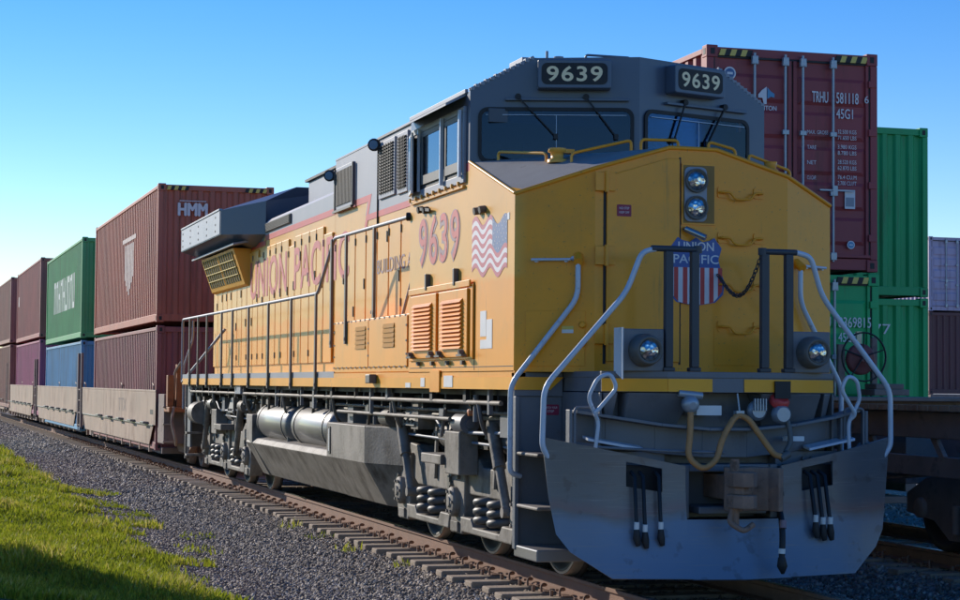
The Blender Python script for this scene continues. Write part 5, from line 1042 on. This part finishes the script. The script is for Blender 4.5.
# ================================================================= CONTAINERS AND WAGONS
def corrugated(mb, p0, p1, z0, z1, pitch, depth, out):
    """vertical trapezoid corrugation from p0 to p1; out = outward unit vector; outer crest on the plane"""
    p0 = Vector((*p0, 0)); p1 = Vector((*p1, 0)); L = (p1 - p0).length; e = (p1 - p0) / L; n = max(2, round(L / pitch)); w = L / n; o = Vector((*out, 0)); ps = []
    for i in range(n):
        b = i * w
        ps += [(b, 0), (b + w * .34, 0), (b + w * .5, -depth), (b + w * .84, -depth)]
    ps.append((L, 0))
    for i in range(len(ps) - 1):
        a, c = p0 + e * ps[i][0] + o * ps[i][1], p0 + e * ps[i + 1][0] + o * ps[i + 1][1]
        mb.add([(a.x, a.y, z0), (c.x, c.y, z0), (c.x, c.y, z1), (a.x, a.y, z1)], [(0, 1, 2, 3)])
def container(label, loc, rz, L, H, m, end='plain', group=None, marks=None, mframe=None, W=2.438, hazard=False, door_end_mat=None):
    t = empty('shipping_container', label, 'container', loc, rz, group); hw = W / 2; mf = mframe or m
    mb = MB()      # frame: posts, rails, corner castings
    for sx in (-1, 1):
        for y in (0, L):
            yy = (y, y + .14) if y == 0 else (y - .14, y); mb.box(sx * hw, sx * (hw - .10), yy[0], yy[1], .16, H - .16)
        mb.box(sx * hw, sx * (hw - .07), .16, L - .16, H - .10, H - .03); mb.box(sx * hw, sx * (hw - .06), .16, L - .16, .02, .17)
    for y in (0, L):
        yy = (.02, .12) if y == 0 else (y - .12, y - .02); mb.box(-hw + .1, hw - .1, yy[0], yy[1], H - .13, H - .02); mb.box(-hw + .1, hw - .1, yy[0], yy[1], .02, .17)
    mb.build('frame', mf, t, .006)
    mb = MB()
    for sx in (-1, 1):
        for y in (-.005, L - .155):
            for z in (-.002, H - .158): mb.cut(); mb.box(sx * (hw + .003), sx * (hw - .155), y, y + .16, z, z + .16)
    cc = mb.build('corner_casting', mf, t, .01)
    mb = MB()
    for sx in (-1, 1):
        for z in (.04, H - .12): mb.cut(); mb.box(sx * (hw - .11), sx * (hw - .05), -.0085, -.006, z, z + .08); mb.box(sx * (hw + .004), sx * (hw + .0065), .04, .11, z, z + .08)
    mb.build('casting_hole', M['dark'], cc)
    mb = MB(); corrugated(mb, (-hw + .02, .14), (-hw + .02, L - .14), .17, H - .10, .276, .050, (-1, 0)); mb.build('side_panel', m, t)
    mb = MB(); corrugated(mb, (hw - .02, .14), (hw - .02, L - .14), .17, H - .10, .276, .036, (1, 0)); mb.build('side_panel', m, t)
    mb = MB(); mb.box(-hw + .08, hw - .08, .1, L - .1, H - .06, H - .035); mb.build('roof', mf, t)
    mb = MB(); mb.box(-hw + .1, hw - .1, L - .06, L - .03, .17, H - .13); mb.box(-hw + .1, hw - .1, .17, L - .1, .05, .12); mb.build('floor', mf, t)
    if end == 'plain':
        mb = MB(); corrugated(mb, (-hw + .10, .03), (hw - .10, .03), .17, H - .13, .25, .045, (0, -1)); mb.build('end_panel', door_end_mat or m, t)
    else:
        fd = FR((0, .02, 0), (1, 0, 0), (0, -1, 0))
        for s in (-1, 1):
            x0, x1 = (s * .012, s * (hw - .105)); x0, x1 = min(x0, x1), max(x0, x1)
            mb = MB(); fd.plate(mb, [(x0, .18), (x1, .18), (x1, H - .15), (x0, H - .15)], -.06, -.03); mb.box(x0, x1, -.012, .05, .18, .22)
            n = 5; zz0 = .30; zz1 = H - .30; hh = (zz1 - zz0) / n       # pressed panels with sunk bands between
            for k in range(n):
                a = zz0 + k * hh + .045; b = zz0 + (k + 1) * hh - .045
                mb.hull([fd.p(x0 + .06, a, -.03), fd.p(x1 - .06, a, -.03), fd.p(x1 - .06, b, -.03), fd.p(x0 + .06, b, -.03)], [fd.p(x0 + .12, a + .05, .0), fd.p(x1 - .12, a + .05, .0), fd.p(x1 - .12, b - .05, .0), fd.p(x0 + .12, b - .05, .0)])
            for a0, a1 in ((x0, x0 + .055), (x1 - .055, x1)): fd.plate(mb, [(a0, .22), (a1, .22), (a1, H - .15), (a0, H - .15)], -.0295, .002)
            d = mb.build('door', m, t, .004)
            for xr_ in (s * .125, s * .56):
                mb = MB(); mb.tube([(xr_, -.03, .12), (xr_, -.03, H - .08)], .019, 8)
                for z in (.2, H * .35, H * .62, H - .2): mb.box(xr_ - .045, xr_ + .045, -.055, -.01, z - .03, z + .03)
                for z in (.14, H - .22): mb.box(xr_ - .04, xr_ + .04, -.06, .0, z, z + .10)
                mb.build('lock_rod', M['galv'], d, .004)
            mb = MB(); zc = 1.05; xm = (x0 + x1) / 2; mb.box(xm - .20, xm + .30, -.05, -.035, zc, zc + .02); mb.box(xm - .02, xm + .05, -.06, -.02, zc - .06, zc + .07); mb.build('lock_handle', M['galv'], d)
            for z in (.4, 1.1, 1.8, H - .45):
                mb = MB(); mb.box(s * (hw - .13), s * (hw - .02), -.015, .0195, z, z + .09); mb.build('hinge', mf, d, .004)
        mb = MB(); fd.plate(mb, [(-.012, .18), (.012, .18), (.012, H - .15), (-.012, H - .15)], -.04, -.02)
        for sx in (-1, 1): fd.plate(mb, [(sx * (hw - .1), .18), (sx * (hw - .12), .18), (sx * (hw - .12), H - .15), (sx * (hw - .1), H - .15)], -.02, .004)
        fd.plate(mb, [(-hw + .11, H - .155), (hw - .11, H - .155), (hw - .11, H - .128), (-hw + .11, H - .128)], -.02, -.002)
        mb.build('door_seal', M['black'], t)
    if hazard:
        mb = MB()
        for s in (-1, 1):
            mb.cut(); x0 = s * (hw - .17); 
            for k in range(6):
                mb.m = 0 if k % 2 == 0 else 1; a = x0 - s * k * .075; b = a - s * .075; sk = .03
                mb.hull([(a, -.003, H - .13), (b, -.003, H - .13), (b + sk, -.003, H - .045), (a + sk, -.003, H - .045)], [(a, .018, H - .13), (b, .018, H - .13), (b + sk, .018, H - .045), (a + sk, .018, H - .045)])
        mb.build('hazard_stripe', [M['hazy'], M['dark']], t)
    if marks: marks(t, L, H, hw)
    return t
K = {}
K['brownred'] = ctn('brown_red_container_paint', (.50, .145, .09)); K['plum'] = ctn('plum_brown_container_paint', (.35, .11, .11), rust=.28)
K['green'] = ctn('bright_green_container_paint', (.08, .38, .14), rust=.1); K['blue'] = ctn('sky_blue_container_paint', (.11, .34, .55), rust=.2)
K['red'] = ctn('brick_red_container_paint', (.40, .11, .10), rust=.12); K['magenta'] = ctn('faded_magenta_container_paint', (.44, .09, .20), rust=.15)
K['brown'] = ctn('rust_brown_container_paint', (.38, .16, .12)); K['oxide'] = ctn('oxide_brown_container_paint', (.36, .15, .11), rust=.3)
K['maroon'] = ctn('maroon_container_paint', (.34, .06, .065), rust=.12); K['dgreen'] = ctn('deep_green_container_paint', (.025, .42, .13), rust=.08)
K['dgreen2'] = ctn('dark_green_container_paint', (.022, .38, .12), rust=.1); K['lav'] = ctn('faded_lavender_container_paint', (.46, .38, .52), rust=.2); K['dk'] = ctn('black_brown_container_paint', (.13, .045, .05))
SIDE = FACES['left']; wt = M['flagwhite']
def m_hmm(t, L, H, hw):
    text('HMM', .26, wt, t, 'end_lettering', (-hw + .42, -.004, H - .66), 'front', w=.60, bold=.05); mb = MB(); mb.box(-hw + .44, -hw + 1.0, -.004, -.001, H - .36, H - .345); mb.build('end_lettering', wt, t)
    # tall shield-like company mark on the side, partly worn off
    mb = MB(); x = -hw + .0165
    y1, y0 = 5.8, 4.1
    for k in range(7):
        a = y0 + (y1 - y0) * k / 7; b = a + (y1 - y0) / 7 * .72; d = abs((a + b) / 2 - (y0 + y1) / 2); zb_ = .75 + d * .55
        mb.hull([(x - .003, a, zb_), (x - .003, b, zb_), (x - .003, b, 1.95), (x - .003, a, 1.95)], [(x, a, zb_), (x, b, zb_), (x, b, 1.95), (x, a, 1.95)])
    mb.hull([(x - .003, 3.7, 2.02), (x - .003, 6.2, 2.02), (x - .003, 6.2, 2.12), (x - .003, 3.7, 2.12)], [(x, 3.7, 2.02), (x, 6.2, 2.02), (x, 6.2, 2.12), (x, 3.7, 2.12)])
    mb.build('side_emblem', M['worn'], t)
M['worn'] = mat('worn_white_lettering', (.50, .40, .38), .6, 0, .12, 3, (.25, .12, .10), .55, (5, 5, 5))
M['worn2'] = mat('worn_pale_lettering', (.55, .62, .58), .6, 0, .1, 3, (.12, .28, .14), .35, (5, 5, 5))
def m_green(t, L, H, hw):
    # pale company name across the side, no longer legible as a whole word
    x = -hw + .0165
    mb = MB()
    rr = random.Random(3)
    for k in range(9):
        a = 2.3 + k * .80; z0 = .95; z1 = 2.0; mb.box(x - .003, x, a, a + .16, z0, z1); mb.box(x - .003, x, a + .42, a + .58, z0, z1 - .1 * (k % 2)); 
        zc = z0 + rr.choice((.0, .44, .85)); mb.box(x - .0045, x - .0015, a + .16, a + .42, zc, zc + .18)
    mb.build('side_lettering', M['worn2'], t)
def m_red(t, L, H, hw):
    mb = MB(); x = -hw + .0165; mb.box(x - .003, x, 10.9, 11.5, 1.5, 1.9); mb.build('side_mark', M['worn'], t)
G1 = 'containers on the train behind the locomotive'
rz1 = .0084
def stack(y, x, z, H1, H2, m1, m2, l1, l2, L=12.19, rz=rz1, mk1=None, mk2=None, e1='plain', hz=False):
    c = x + 1.219
    container(l2, (c + .015, y, z), rz, L, H1, m2, group=G1, marks=mk2)
    container(l1, (c, y, z + H1 + .075), rz, L, H2, m1, group=G1, marks=mk1, hazard=hz)
stack(24.18, -1.45, .28, 2.59, 2.896, K['brownred'], K['plum'], 'brown-red container with white HMM on its end, upper one right behind the locomotive', 'faded plum container sitting low in the first wagon, under the HMM container', mk1=m_hmm, hz=True)
stack(39.75, -1.60, .28, 2.59, 2.896, K['green'], K['blue'], 'bright green container with pale lettering, stacked on the blue container', 'sky blue container under the bright green container', mk1=m_green)
stack(54.6, -1.74, .45, 2.75, 2.896, K['red'], K['magenta'], 'brick red container stacked on the faded magenta container', 'faded magenta container under the brick red container', mk1=m_red, rz=.010)
stack(70.4, -1.93, .50, 2.8, 2.896, K['brown'], K['oxide'], 'rust brown container, upper one at the far left end of the train', 'oxide brown container, lower one at the far left end of the train', rz=.012)
# well wagons of the main train
def well_car(y, x, L, first):
    t = empty('well_wagon', None, 'freight wagon', (x + 1.47, y, 0), rz1, 'well wagons behind the locomotive')
    X = -1.50
    for s in (-1, 1):
        mb = MB(); mb.box(s * 1.5, s * 1.484, 0, L, .80, 1.48); mb.box(s * 1.505, s * 1.484, 0, L, 1.481, 1.53)
        mb.hull([(s * 1.499, .3, .7995), (s * 1.499, L - .3, .7995), (s * 1.484, L - .3, .7995), (s * 1.484, .3, .7995)], [(s * 1.499, .9, .38), (s * 1.499, L - .9, .38), (s * 1.484, L - .9, .38), (s * 1.484, .9, .38)])
        for k in range(9): yy_ = 1.1 + k * (L - 2.2) / 8; mb.box(s * 1.47, s * 1.40, yy_, yy_ + .10, .22, .38)
        mb.build('side_sill', M['cars'], t, .008)
    mb = MB(); mb.box(-1.52, -1.501, .3, L - .3, .775, .81)
    for k in range(5): yy_ = 1.0 + k * 2.2; mb.box(-1.62, -1.502, yy_, yy_ + .55, .815, .86)
    mb.build('side_ledge', M['tankm'], t, .006)
    mb = MB(); mb.box(-1.35, 1.35, 0, L, .22, .34); mb.build('well_floor', M['cardark'], t)
    mb = MB()
    for s in (-1, 1):
        mb.cut(); mb.box(s * 1.45, s * .9, -.9, -.001, .45, 1.45); mb.cut(); mb.box(s * 1.45, s * .9, L + .001, L + .5, .45, 1.45)
    mb.cut(); mb.box(-.6, .6, -.7, 0, .6, 1.2); mb.build('end_platform', M['cardark'], t, .01)
    if first: 
        mb = MB(); mb.box(-1.45, 1.1, -1.6, -.9, 1.1, 1.2)
        for x_ in (-1.38, -1.2, -.95): mb.box(x_ - .06, x_ + .06, -1.3, -1.1, 1.2, 2.05 - abs(x_ + 1.2) * 1.2)
        mb.build('brake_stand', K['orangey'], t, .01)
        mb = MB(); mb.tube(fillet([(-1.3, -.95, 1.0), (-1.3, -1.2, 1.4), (-1.3, -1.3, 1.9), (-1.2, -1.5, 2.1)], .1), .03, 8)
        for z in (.5, .85, 1.2): mb.tube(fillet([(-1.45, -.8, z), (-1.5, -1.15, z), (-1.3, -1.2, z)], .05), .015, 6)
        mb.tube(fillet([(-1.35, -1.6, 1.2), (-1.42, -1.75, .9), (-1.35, -1.9, .55), (-1.3, -1.6, .45)], .12), .03, 8); mb.tube(fillet([(-1.1, -1.3, 1.2), (-1.15, -1.9, .8), (-1.0, -2.2, .9)], .2), .03, 8); mb.build('end_hose', M['cars'], t)
    # tall corner posts with a ladder at the far end
    mb = MB(); mb.box(-1.54, -1.47, L + .05, L + .20, .40, 2.50); mb.cut(); mb.box(-1.54, -1.47, L + .95, L + 1.1, .40, 2.50) ; mb.build('corner_post', M['cardark'], t, .01)
    mb = MB(); mb.box(-1.545, -1.52, L + .25, L + .29, .3, 1.5); mb.box(-1.545, -1.52, L + .75, L + .79, .3, 1.5)
    for z in (.45, .8, 1.15, 1.45): mb.box(-1.54, -1.52, L + .29, L + .75, z, z + .03)
    mb.build('ladder', M['cardark'], t)
    mb = MB()
    for yy_ in (.5, 6.0, L - .5): mb.cut(); mb.tube(fillet([(-1.46, yy_, 1.53), (-1.46, yy_, 1.62), (-1.46, yy_ + .25, 1.66)], .03), .02, 6)
    mb.build('tie_hook', M['cars'], t)
    for yo in (-.9, L + .6):
        mb = MB(); 
        for s in (-1, 1):
            mb.cut()
            for dy in (-.85, .85): mb.lathe((s * .69, yo + dy, .42), (s, 0, 0), [(0, .42), (.03, .42), (.04, .40), (.13, .39), (.13, .30), (.07, .28), (.07, .1), (.12, .09), (.12, .001)], 24)
            mb.prism([(yo - 1.1, .45), (yo - .9, .62), (yo - .35, .66), (yo + .35, .66), (yo + .9, .62), (yo + 1.1, .45), (yo + .6, .28), (yo - .6, .28)], 'x', s * .93, s * 1.05)
        mb.build('wheel_set', M['rust'], t)
    return t
K['orangey'] = mat('rusty_orange_paint', (.35, .13, .045), .7, 0, .15, 4, RUST, .4, (5, 5, 5))
for i, (y, x, L, lab) in enumerate([(23.9, -1.45, 15.0, 'tan well wagon coupled to the back of the locomotive'), (40.6, -1.58, 14.8, 'second tan well wagon, carrying the blue and green containers'), (57.2, -1.74, 14.6, 'third tan well wagon, carrying the magenta and brick red containers'), (73.6, -1.88, 14.6, 'farthest tan well wagon at the left edge of the photo')]):
    t = well_car(y, x, L, i == 0); t['label'] = lab
    if i == 0:
        text('TTX', .30, M['cardark'], t, 'wagon_lettering', (-1.503, 6.4, 1.02), 'left', w=1.5); 
        mb = MB(); mb.box(-1.504, -1.501, .35, .8, 1.02, 1.12); mb.build('wagon_mark', M['dark'], t)
# --- right hand train
rz2 = -.0203
def m_trhu(t, L, H, hw):
    f = lambda s, h, x, z, w, b=.0: text(s, h, wt, t, 'door_lettering', (x, -.004, z), 'front', w=w, bold=b)
    f('TRHU', .145, .27, H - .68, .23, .01); f('581118', .145, .62, H - .68, .32, .01); f('6', .10, 1.03, H - .66, .06)
    f('45G1', .13, .62, H - .88, .24, .01)
    for k, (a, b1, b2) in enumerate((('MAX. GROSS', '32.500 KGS', '71.650 LBS'), ('TARE', '3.980 KGS', '8.780 LBS'), ('NET', '28.520 KGS', '62.870 LBS'), ('CU.CAP.', '76.4 CU.M', '2.700 CU.FT'))):
        z = H - 1.10 - .20 * k; f(a, .05, .20, z, .30 if k == 0 else .13); f(b1, .052, .64, z + .02, .27); f(b2, .052, .64, z - .06, .27)
    mb = MB(); mb.box(.74, .89, -.006, -.003, H - 2.07, H - 1.82); mb.m = 1; mb.box(.755, .875, -.0075, -.0065, H - 2.04, H - 1.92); mb.build('door_plate', [wt, M['lgrey']], t)
    mb = MB(); mb.lathe((.83, -.003, .35), (0, -1, 0), [(0, .055), (.004, .055)], 20); mb.m = 1; mb.lathe((.83, -.0075, .35), (0, -1, 0), [(0, .042), (.003, .042)], 20); mb.m = 0; mb.box(.805, .855, -.012, -.011, .342, .358); mb.build('round_sticker', [M['flagwhite'], K['blue']], t)
    mb = MB(); mb.lathe((-.90, -.004, H - .36), (0, -1, 0), [(0, .085), (.003, .085)], 24); mb.m = 1; mb.lathe((-.90, -.0075, H - .36), (0, -1, 0), [(0, .065), (.003, .065)], 24); mb.m = 0; mb.box(-.94, -.86, -.013, -.011, H - .375, H - .345); mb.build('round_sticker', [wt, M['flagblue']], t)
    mb = MB(); mb.prism([(-.50, H - .62), (-.45, H - .56), (-.38, H - .51), (-.38, H - .74), (-.42, H - .74), (-.44, H - .66), (-.50, H - .66)], 'y', -.007, -.004); mb.m = 1; mb.prism([(-.37, H - .52), (-.32, H - .57), (-.27, H - .60), (-.27, H - .65), (-.32, H - .64), (-.37, H - .67)], 'y', -.007, -.004); mb.build('company_mark', [wt, K['blue']], t)
    f('TRITON', .06, -.51, H - .82, .27, .02)
def m_csnu(t, L, H, hw):
    f = lambda s, h, x, z, w: text(s, h, wt, t, 'door_lettering', (x, -.004, z), 'front', w=w, bold=.01)
    f('CSNU', .135, .22, H - .71, .30); f('836981', .135, .63, H - .71, .38); f('5', .135, 1.05, H - .71, .05); f('45G1', .12, .63, H - .90, .24)
G2 = 'containers on the tracks to the right'
X2, Y2 = 3.37 + 1.219, 6.97
container('maroon container with lock rods and TRHU lettering on its doors, stacked above the green one', (X2, Y2, 3.225), rz2, 12.19, 2.896, K['maroon'], 'door', G2, m_trhu, hazard=True)
container('green container with door lettering 836981, under the maroon one behind the brake wheel', (X2 + .02, Y2, .30), rz2, 12.19, 2.896, K['dgreen'], 'door', G2, m_csnu, hazard=True)
def m_gr(t, L, H, hw): text('708', .17, wt, t, 'end_lettering', (-.55, -.004, H - .50), 'front', w=.42)
def m_gr2(t, L, H, hw): text('577', .17, wt, t, 'end_lettering', (.0, -.004, H - .62), 'front', w=.50)
container('tall green container with ribbed end on the track beyond, upper one', (9.0, 13.2, 3.25), 0, 12.19, 2.896, K['dgreen2'], 'plain', G2, m_gr)
container('ribbed green container on the track beyond, lower one', (9.0, 13.2, .33), 0, 12.19, 2.896, K['dgreen'], 'plain', G2, m_gr2)
container('faded lavender container at the right edge of the photo, upper one', (28.9, 43, 4.4), 0, 12.19, 2.6, K['lav'], 'door', G2)
container('black-brown container at the right edge of the photo, under the lavender one', (28.9, 43, 1.5), 0, 12.19, 2.87, K['dk'], 'plain', G2)
mb = MB(); mb.box(-1.4, 1.4, 0, 14, .9, 1.48); mb.box(-1, 1, .4, 3, .2, .9); o = mb.build('flat_wagon', M['cardark'], None, .01); o.location = (28.9, 42.6, 0); tag(o, 'dark flat wagon under the lavender and black-brown containers', 'freight wagon', 'freight wagons on the right')
t = empty('flat_wagon', 'dark flat wagon under the pair of ribbed green containers', 'freight wagon', (9.0, 12.4, 0), group='freight wagons on the right')
mb = MB(); mb.box(-1.5, 1.5, 0, 14, .7, 1.12); mb.box(-1.5, -1.42, 0, 14, 1.121, 1.5); mb.box(1.42, 1.5, 0, 14, 1.121, 1.5); mb.build('deck', M['cardark'], t, .01)
mb = MB(); mb.box(-1.0, 1.0, .5, 3, .1, .69); mb.build('wheel_set', M['cardark'], t)
# wagon that carries the maroon and green containers; its end reaches past the frame on the right
t = empty('well_wagon', 'grimy well wagon with a hand brake wheel, on the second track right of the plow', 'freight wagon', (4.72, 0, 0), group='freight wagons on the right')
mb = MB()
for s in (-1, 1): mb.box(s * 1.46, s * 1.36, -4.5, 22, 1.20, 1.47); mb.box(s * 1.46, s * 1.30, 6.6, 22, .35, 1.1995)
mb.box(-1.30, 1.30, -4.5, -4.4, 1.1, 1.47); mb.box(-1.35, 1.35, 6.6, 22, .2, .29); mb.box(-.35, .35, -4.4, 6.5, .75, 1.3); mb.build('underframe', M['cardark'], t, .01)
mb = MB(); mb.box(-1.47, 1.47, 4.9, 6.85, 1.54, 1.585); mb.box(-1.3, 1.47, 5.3, 6.6, 1.30, 1.5395); mb.build('end_walkway', M['cardark'], t, .006)
mb = MB(); mb.box(-1.52, -1.44, -4.5, 22, 1.471, 1.53)
for k in range(50): y = -4.4 + k * .2; mb.box(-1.53, -1.5205, y, y + .10, 1.475, 1.525)
mb.build('side_walkway', M['cars2'] if 'cars2' in M else M['cars'], t)
mb = MB(); mb.box(-1.42, -1.34, -2.0, 6.0, .82, 1.02); 
for k in range(6): mb.bar((-1.40, -1.5 + k * 1.3, 1.0), (-1.40, -1.3 + k * 1.3, 1.22), .05, .08)
mb.build('side_brace', M['cardark'], t, .006)
for yo in (1.2,):
    for s in (-1, 1):
        for dy in (-.88, .88):
            mb = MB(); mb.lathe((s * .69, yo + dy, .457), (s, 0, 0), [(0, .1), (0, .48), (.03, .478), (.04, .455), (.13, .45), (.13, .38), (.07, .36), (.07, .16), (.13, .12), (.13, .001)], 32); mb.build('wheel', M['wheelsteel'], t)
        mb = MB(); mb.prism([(yo - 1.2, .40), (yo - 1.2, .60), (yo - .8, .78), (yo - .3, .84), (yo + .3, .84), (yo + .8, .78), (yo + 1.2, .60), (yo + 1.2, .40), (yo + .65, .34), (yo + .36, .16), (yo - .36, .16), (yo - .65, .34)], 'x', s * .93, s * 1.08)
        for dy in (-.88, .88): mb.lathe((s * 1.08, yo + dy, .46), (s, 0, 0), [(0, .11), (.05, .10), (.06, .05)], 14)
        for dy in (-.16, 0, .16): mb.cyl((s * 1.10, yo + dy, .24), (s * 1.10, yo + dy, .52), .06, 10)
        mb.build('side_frame', M['cardark'], t, .012)
mb = MB(); mb.cyl((-.9, 2.9, .95), (-.9, 3.6, .95), .16, 14); mb.tube(fillet([(-1.35, -1.5, 1.0), (-1.35, .5, .92), (-1.35, 3.0, .70), (-1.2, 5, .9)], .2), .025, 6); mb.box(-1.2, -.8, 2.2, 2.6, .7, 1.2); mb.box(-1.25, -.7, -.9, -.5, .7, 1.2); mb.build('brake_gear', M['cardark'], t, .008)
mb = MB(); bx, by, bz = .50, 6.35, 2.06
mb.lathe((bx, by, bz), (0, -1, 0), [(0, .20), (.05, .20), (.07, .17), (.075, .04), (.10, .03)], 24); br = mb.build('brake_gear_case', mat('dull_red_brake_housing', (.20, .06, .055), .6, 0, .15, 6, RUST, .3, (6, 6, 6)), t)
mb = MB(); ring = [(bx + .31 * math.cos(a), by - .12, bz + .03 + .31 * math.sin(a)) for a in np.linspace(0, 2 * math.pi, 33)]; mb.tube(ring, .012, 6, False)
for k in range(5): a = R(90 + 72 * k); mb.tube([(bx, by - .10, bz + .03), (bx + .31 * math.cos(a), by - .12, bz + .03 + .31 * math.sin(a))], .009, 6)
mb.build('brake_wheel', M['dark'], br)
mb = MB(); mb.box(bx - .30, bx - .20, by + .0, by + .06, 1.60, 2.25); mb.box(bx + .18, bx + .26, by + .0, by + .06, 1.60, 2.35); mb.box(bx + .05, bx + .55, by - .3, by + .1, 1.60, 1.68); mb.box(bx + .1, bx + .5, by - .25, by + .05, 1.681, 1.75); mb.build('brake_bracket', M['cardark'], t, .01)
mb = MB(); mb.box(bx - .62, bx - .57, by - .05, by, 1.95, 2.18); mb.box(bx + .02, bx + .09, by + .1, by + .15, 2.22, 2.42); mb.build('marker_post', M['cream'], t)

# ================================================================= TREES OUTSIDE THE FRAME (their shade falls on the grass)
def leaf_mat():
    m = bpy.data.materials.new('tree_leaves'); n, l, b = nodes(m); b.inputs['Base Color'].default_value = (.06, .10, .025, 1); b.inputs['Roughness'].default_value = .6; return m
M['leaf'] = leaf_mat(); M['bark'] = mat('tree_bark', (.12, .09, .07), .9, 0, .2, 5, None, 0, (1, 1, 1), .5, 20)
def tree(label, x, y, h, r, n):
    t = empty('shade_tree', label, 'tree', (x, y, .1), group='trees beside the line'); rt = random.Random(int(x * 10 + y))
    mb = MB(); mb.tube([(0, 0, -.2), (.05, 0, h * .3), (-.05, .1, h * .6), (0, 0, h * .85)], [.18, .13, .09, .03], 10)
    for k in range(7):
        a = k * 2.4; z = h * (.3 + .07 * k); mb.tube([(0, 0, z), (math.cos(a) * r * .5, math.sin(a) * r * .5, z + r * .3), (math.cos(a) * r * .8, math.sin(a) * r * .8, z + r * .45)], [.06, .04, .012], 6)
    mb.build('trunk', M['bark'], t)
    cs = [(rng.normal(0, r * .45), rng.normal(0, r * .45), h * .62 + rng.normal(0, r * .38), rng.uniform(.35, .6) * r) for _ in range(16)]
    V = []
    for cx_, cy_, cz_, cr in cs:
        k = n // 16; d = rng.normal(size=(k, 3)); d /= np.linalg.norm(d, axis=1)[:, None]; V.append(np.array([cx_, cy_, cz_]) + d * (cr * rng.uniform(.4, 1, (k, 1))))
    P = np.concatenate(V); Rm = rnd_rot(len(P)); q = np.array([(-.5, -.5, 0), (.5, -.5, 0), (.5, .5, 0), (-.5, .5, 0)]) * .17
    VV = P[:, None] + np.einsum('nij,kj->nki', Rm, q); Fc = np.arange(len(P) * 4).reshape(-1, 4)
    o = scatter_mesh('crown', VV.reshape(-1, 3), Fc, np.zeros(len(P) * 4), M['leaf']); del o['kind']; o.parent = t
tree('young leafy tree beside the line, out of the photo on the left, shading the grass', -10.5, 11.3, 5.4, 1.9, 5200)
tree('shorter bushy tree nearer the camera, out of the photo on the left', -9.2, 5.2, 4.0, 1.7, 4200)
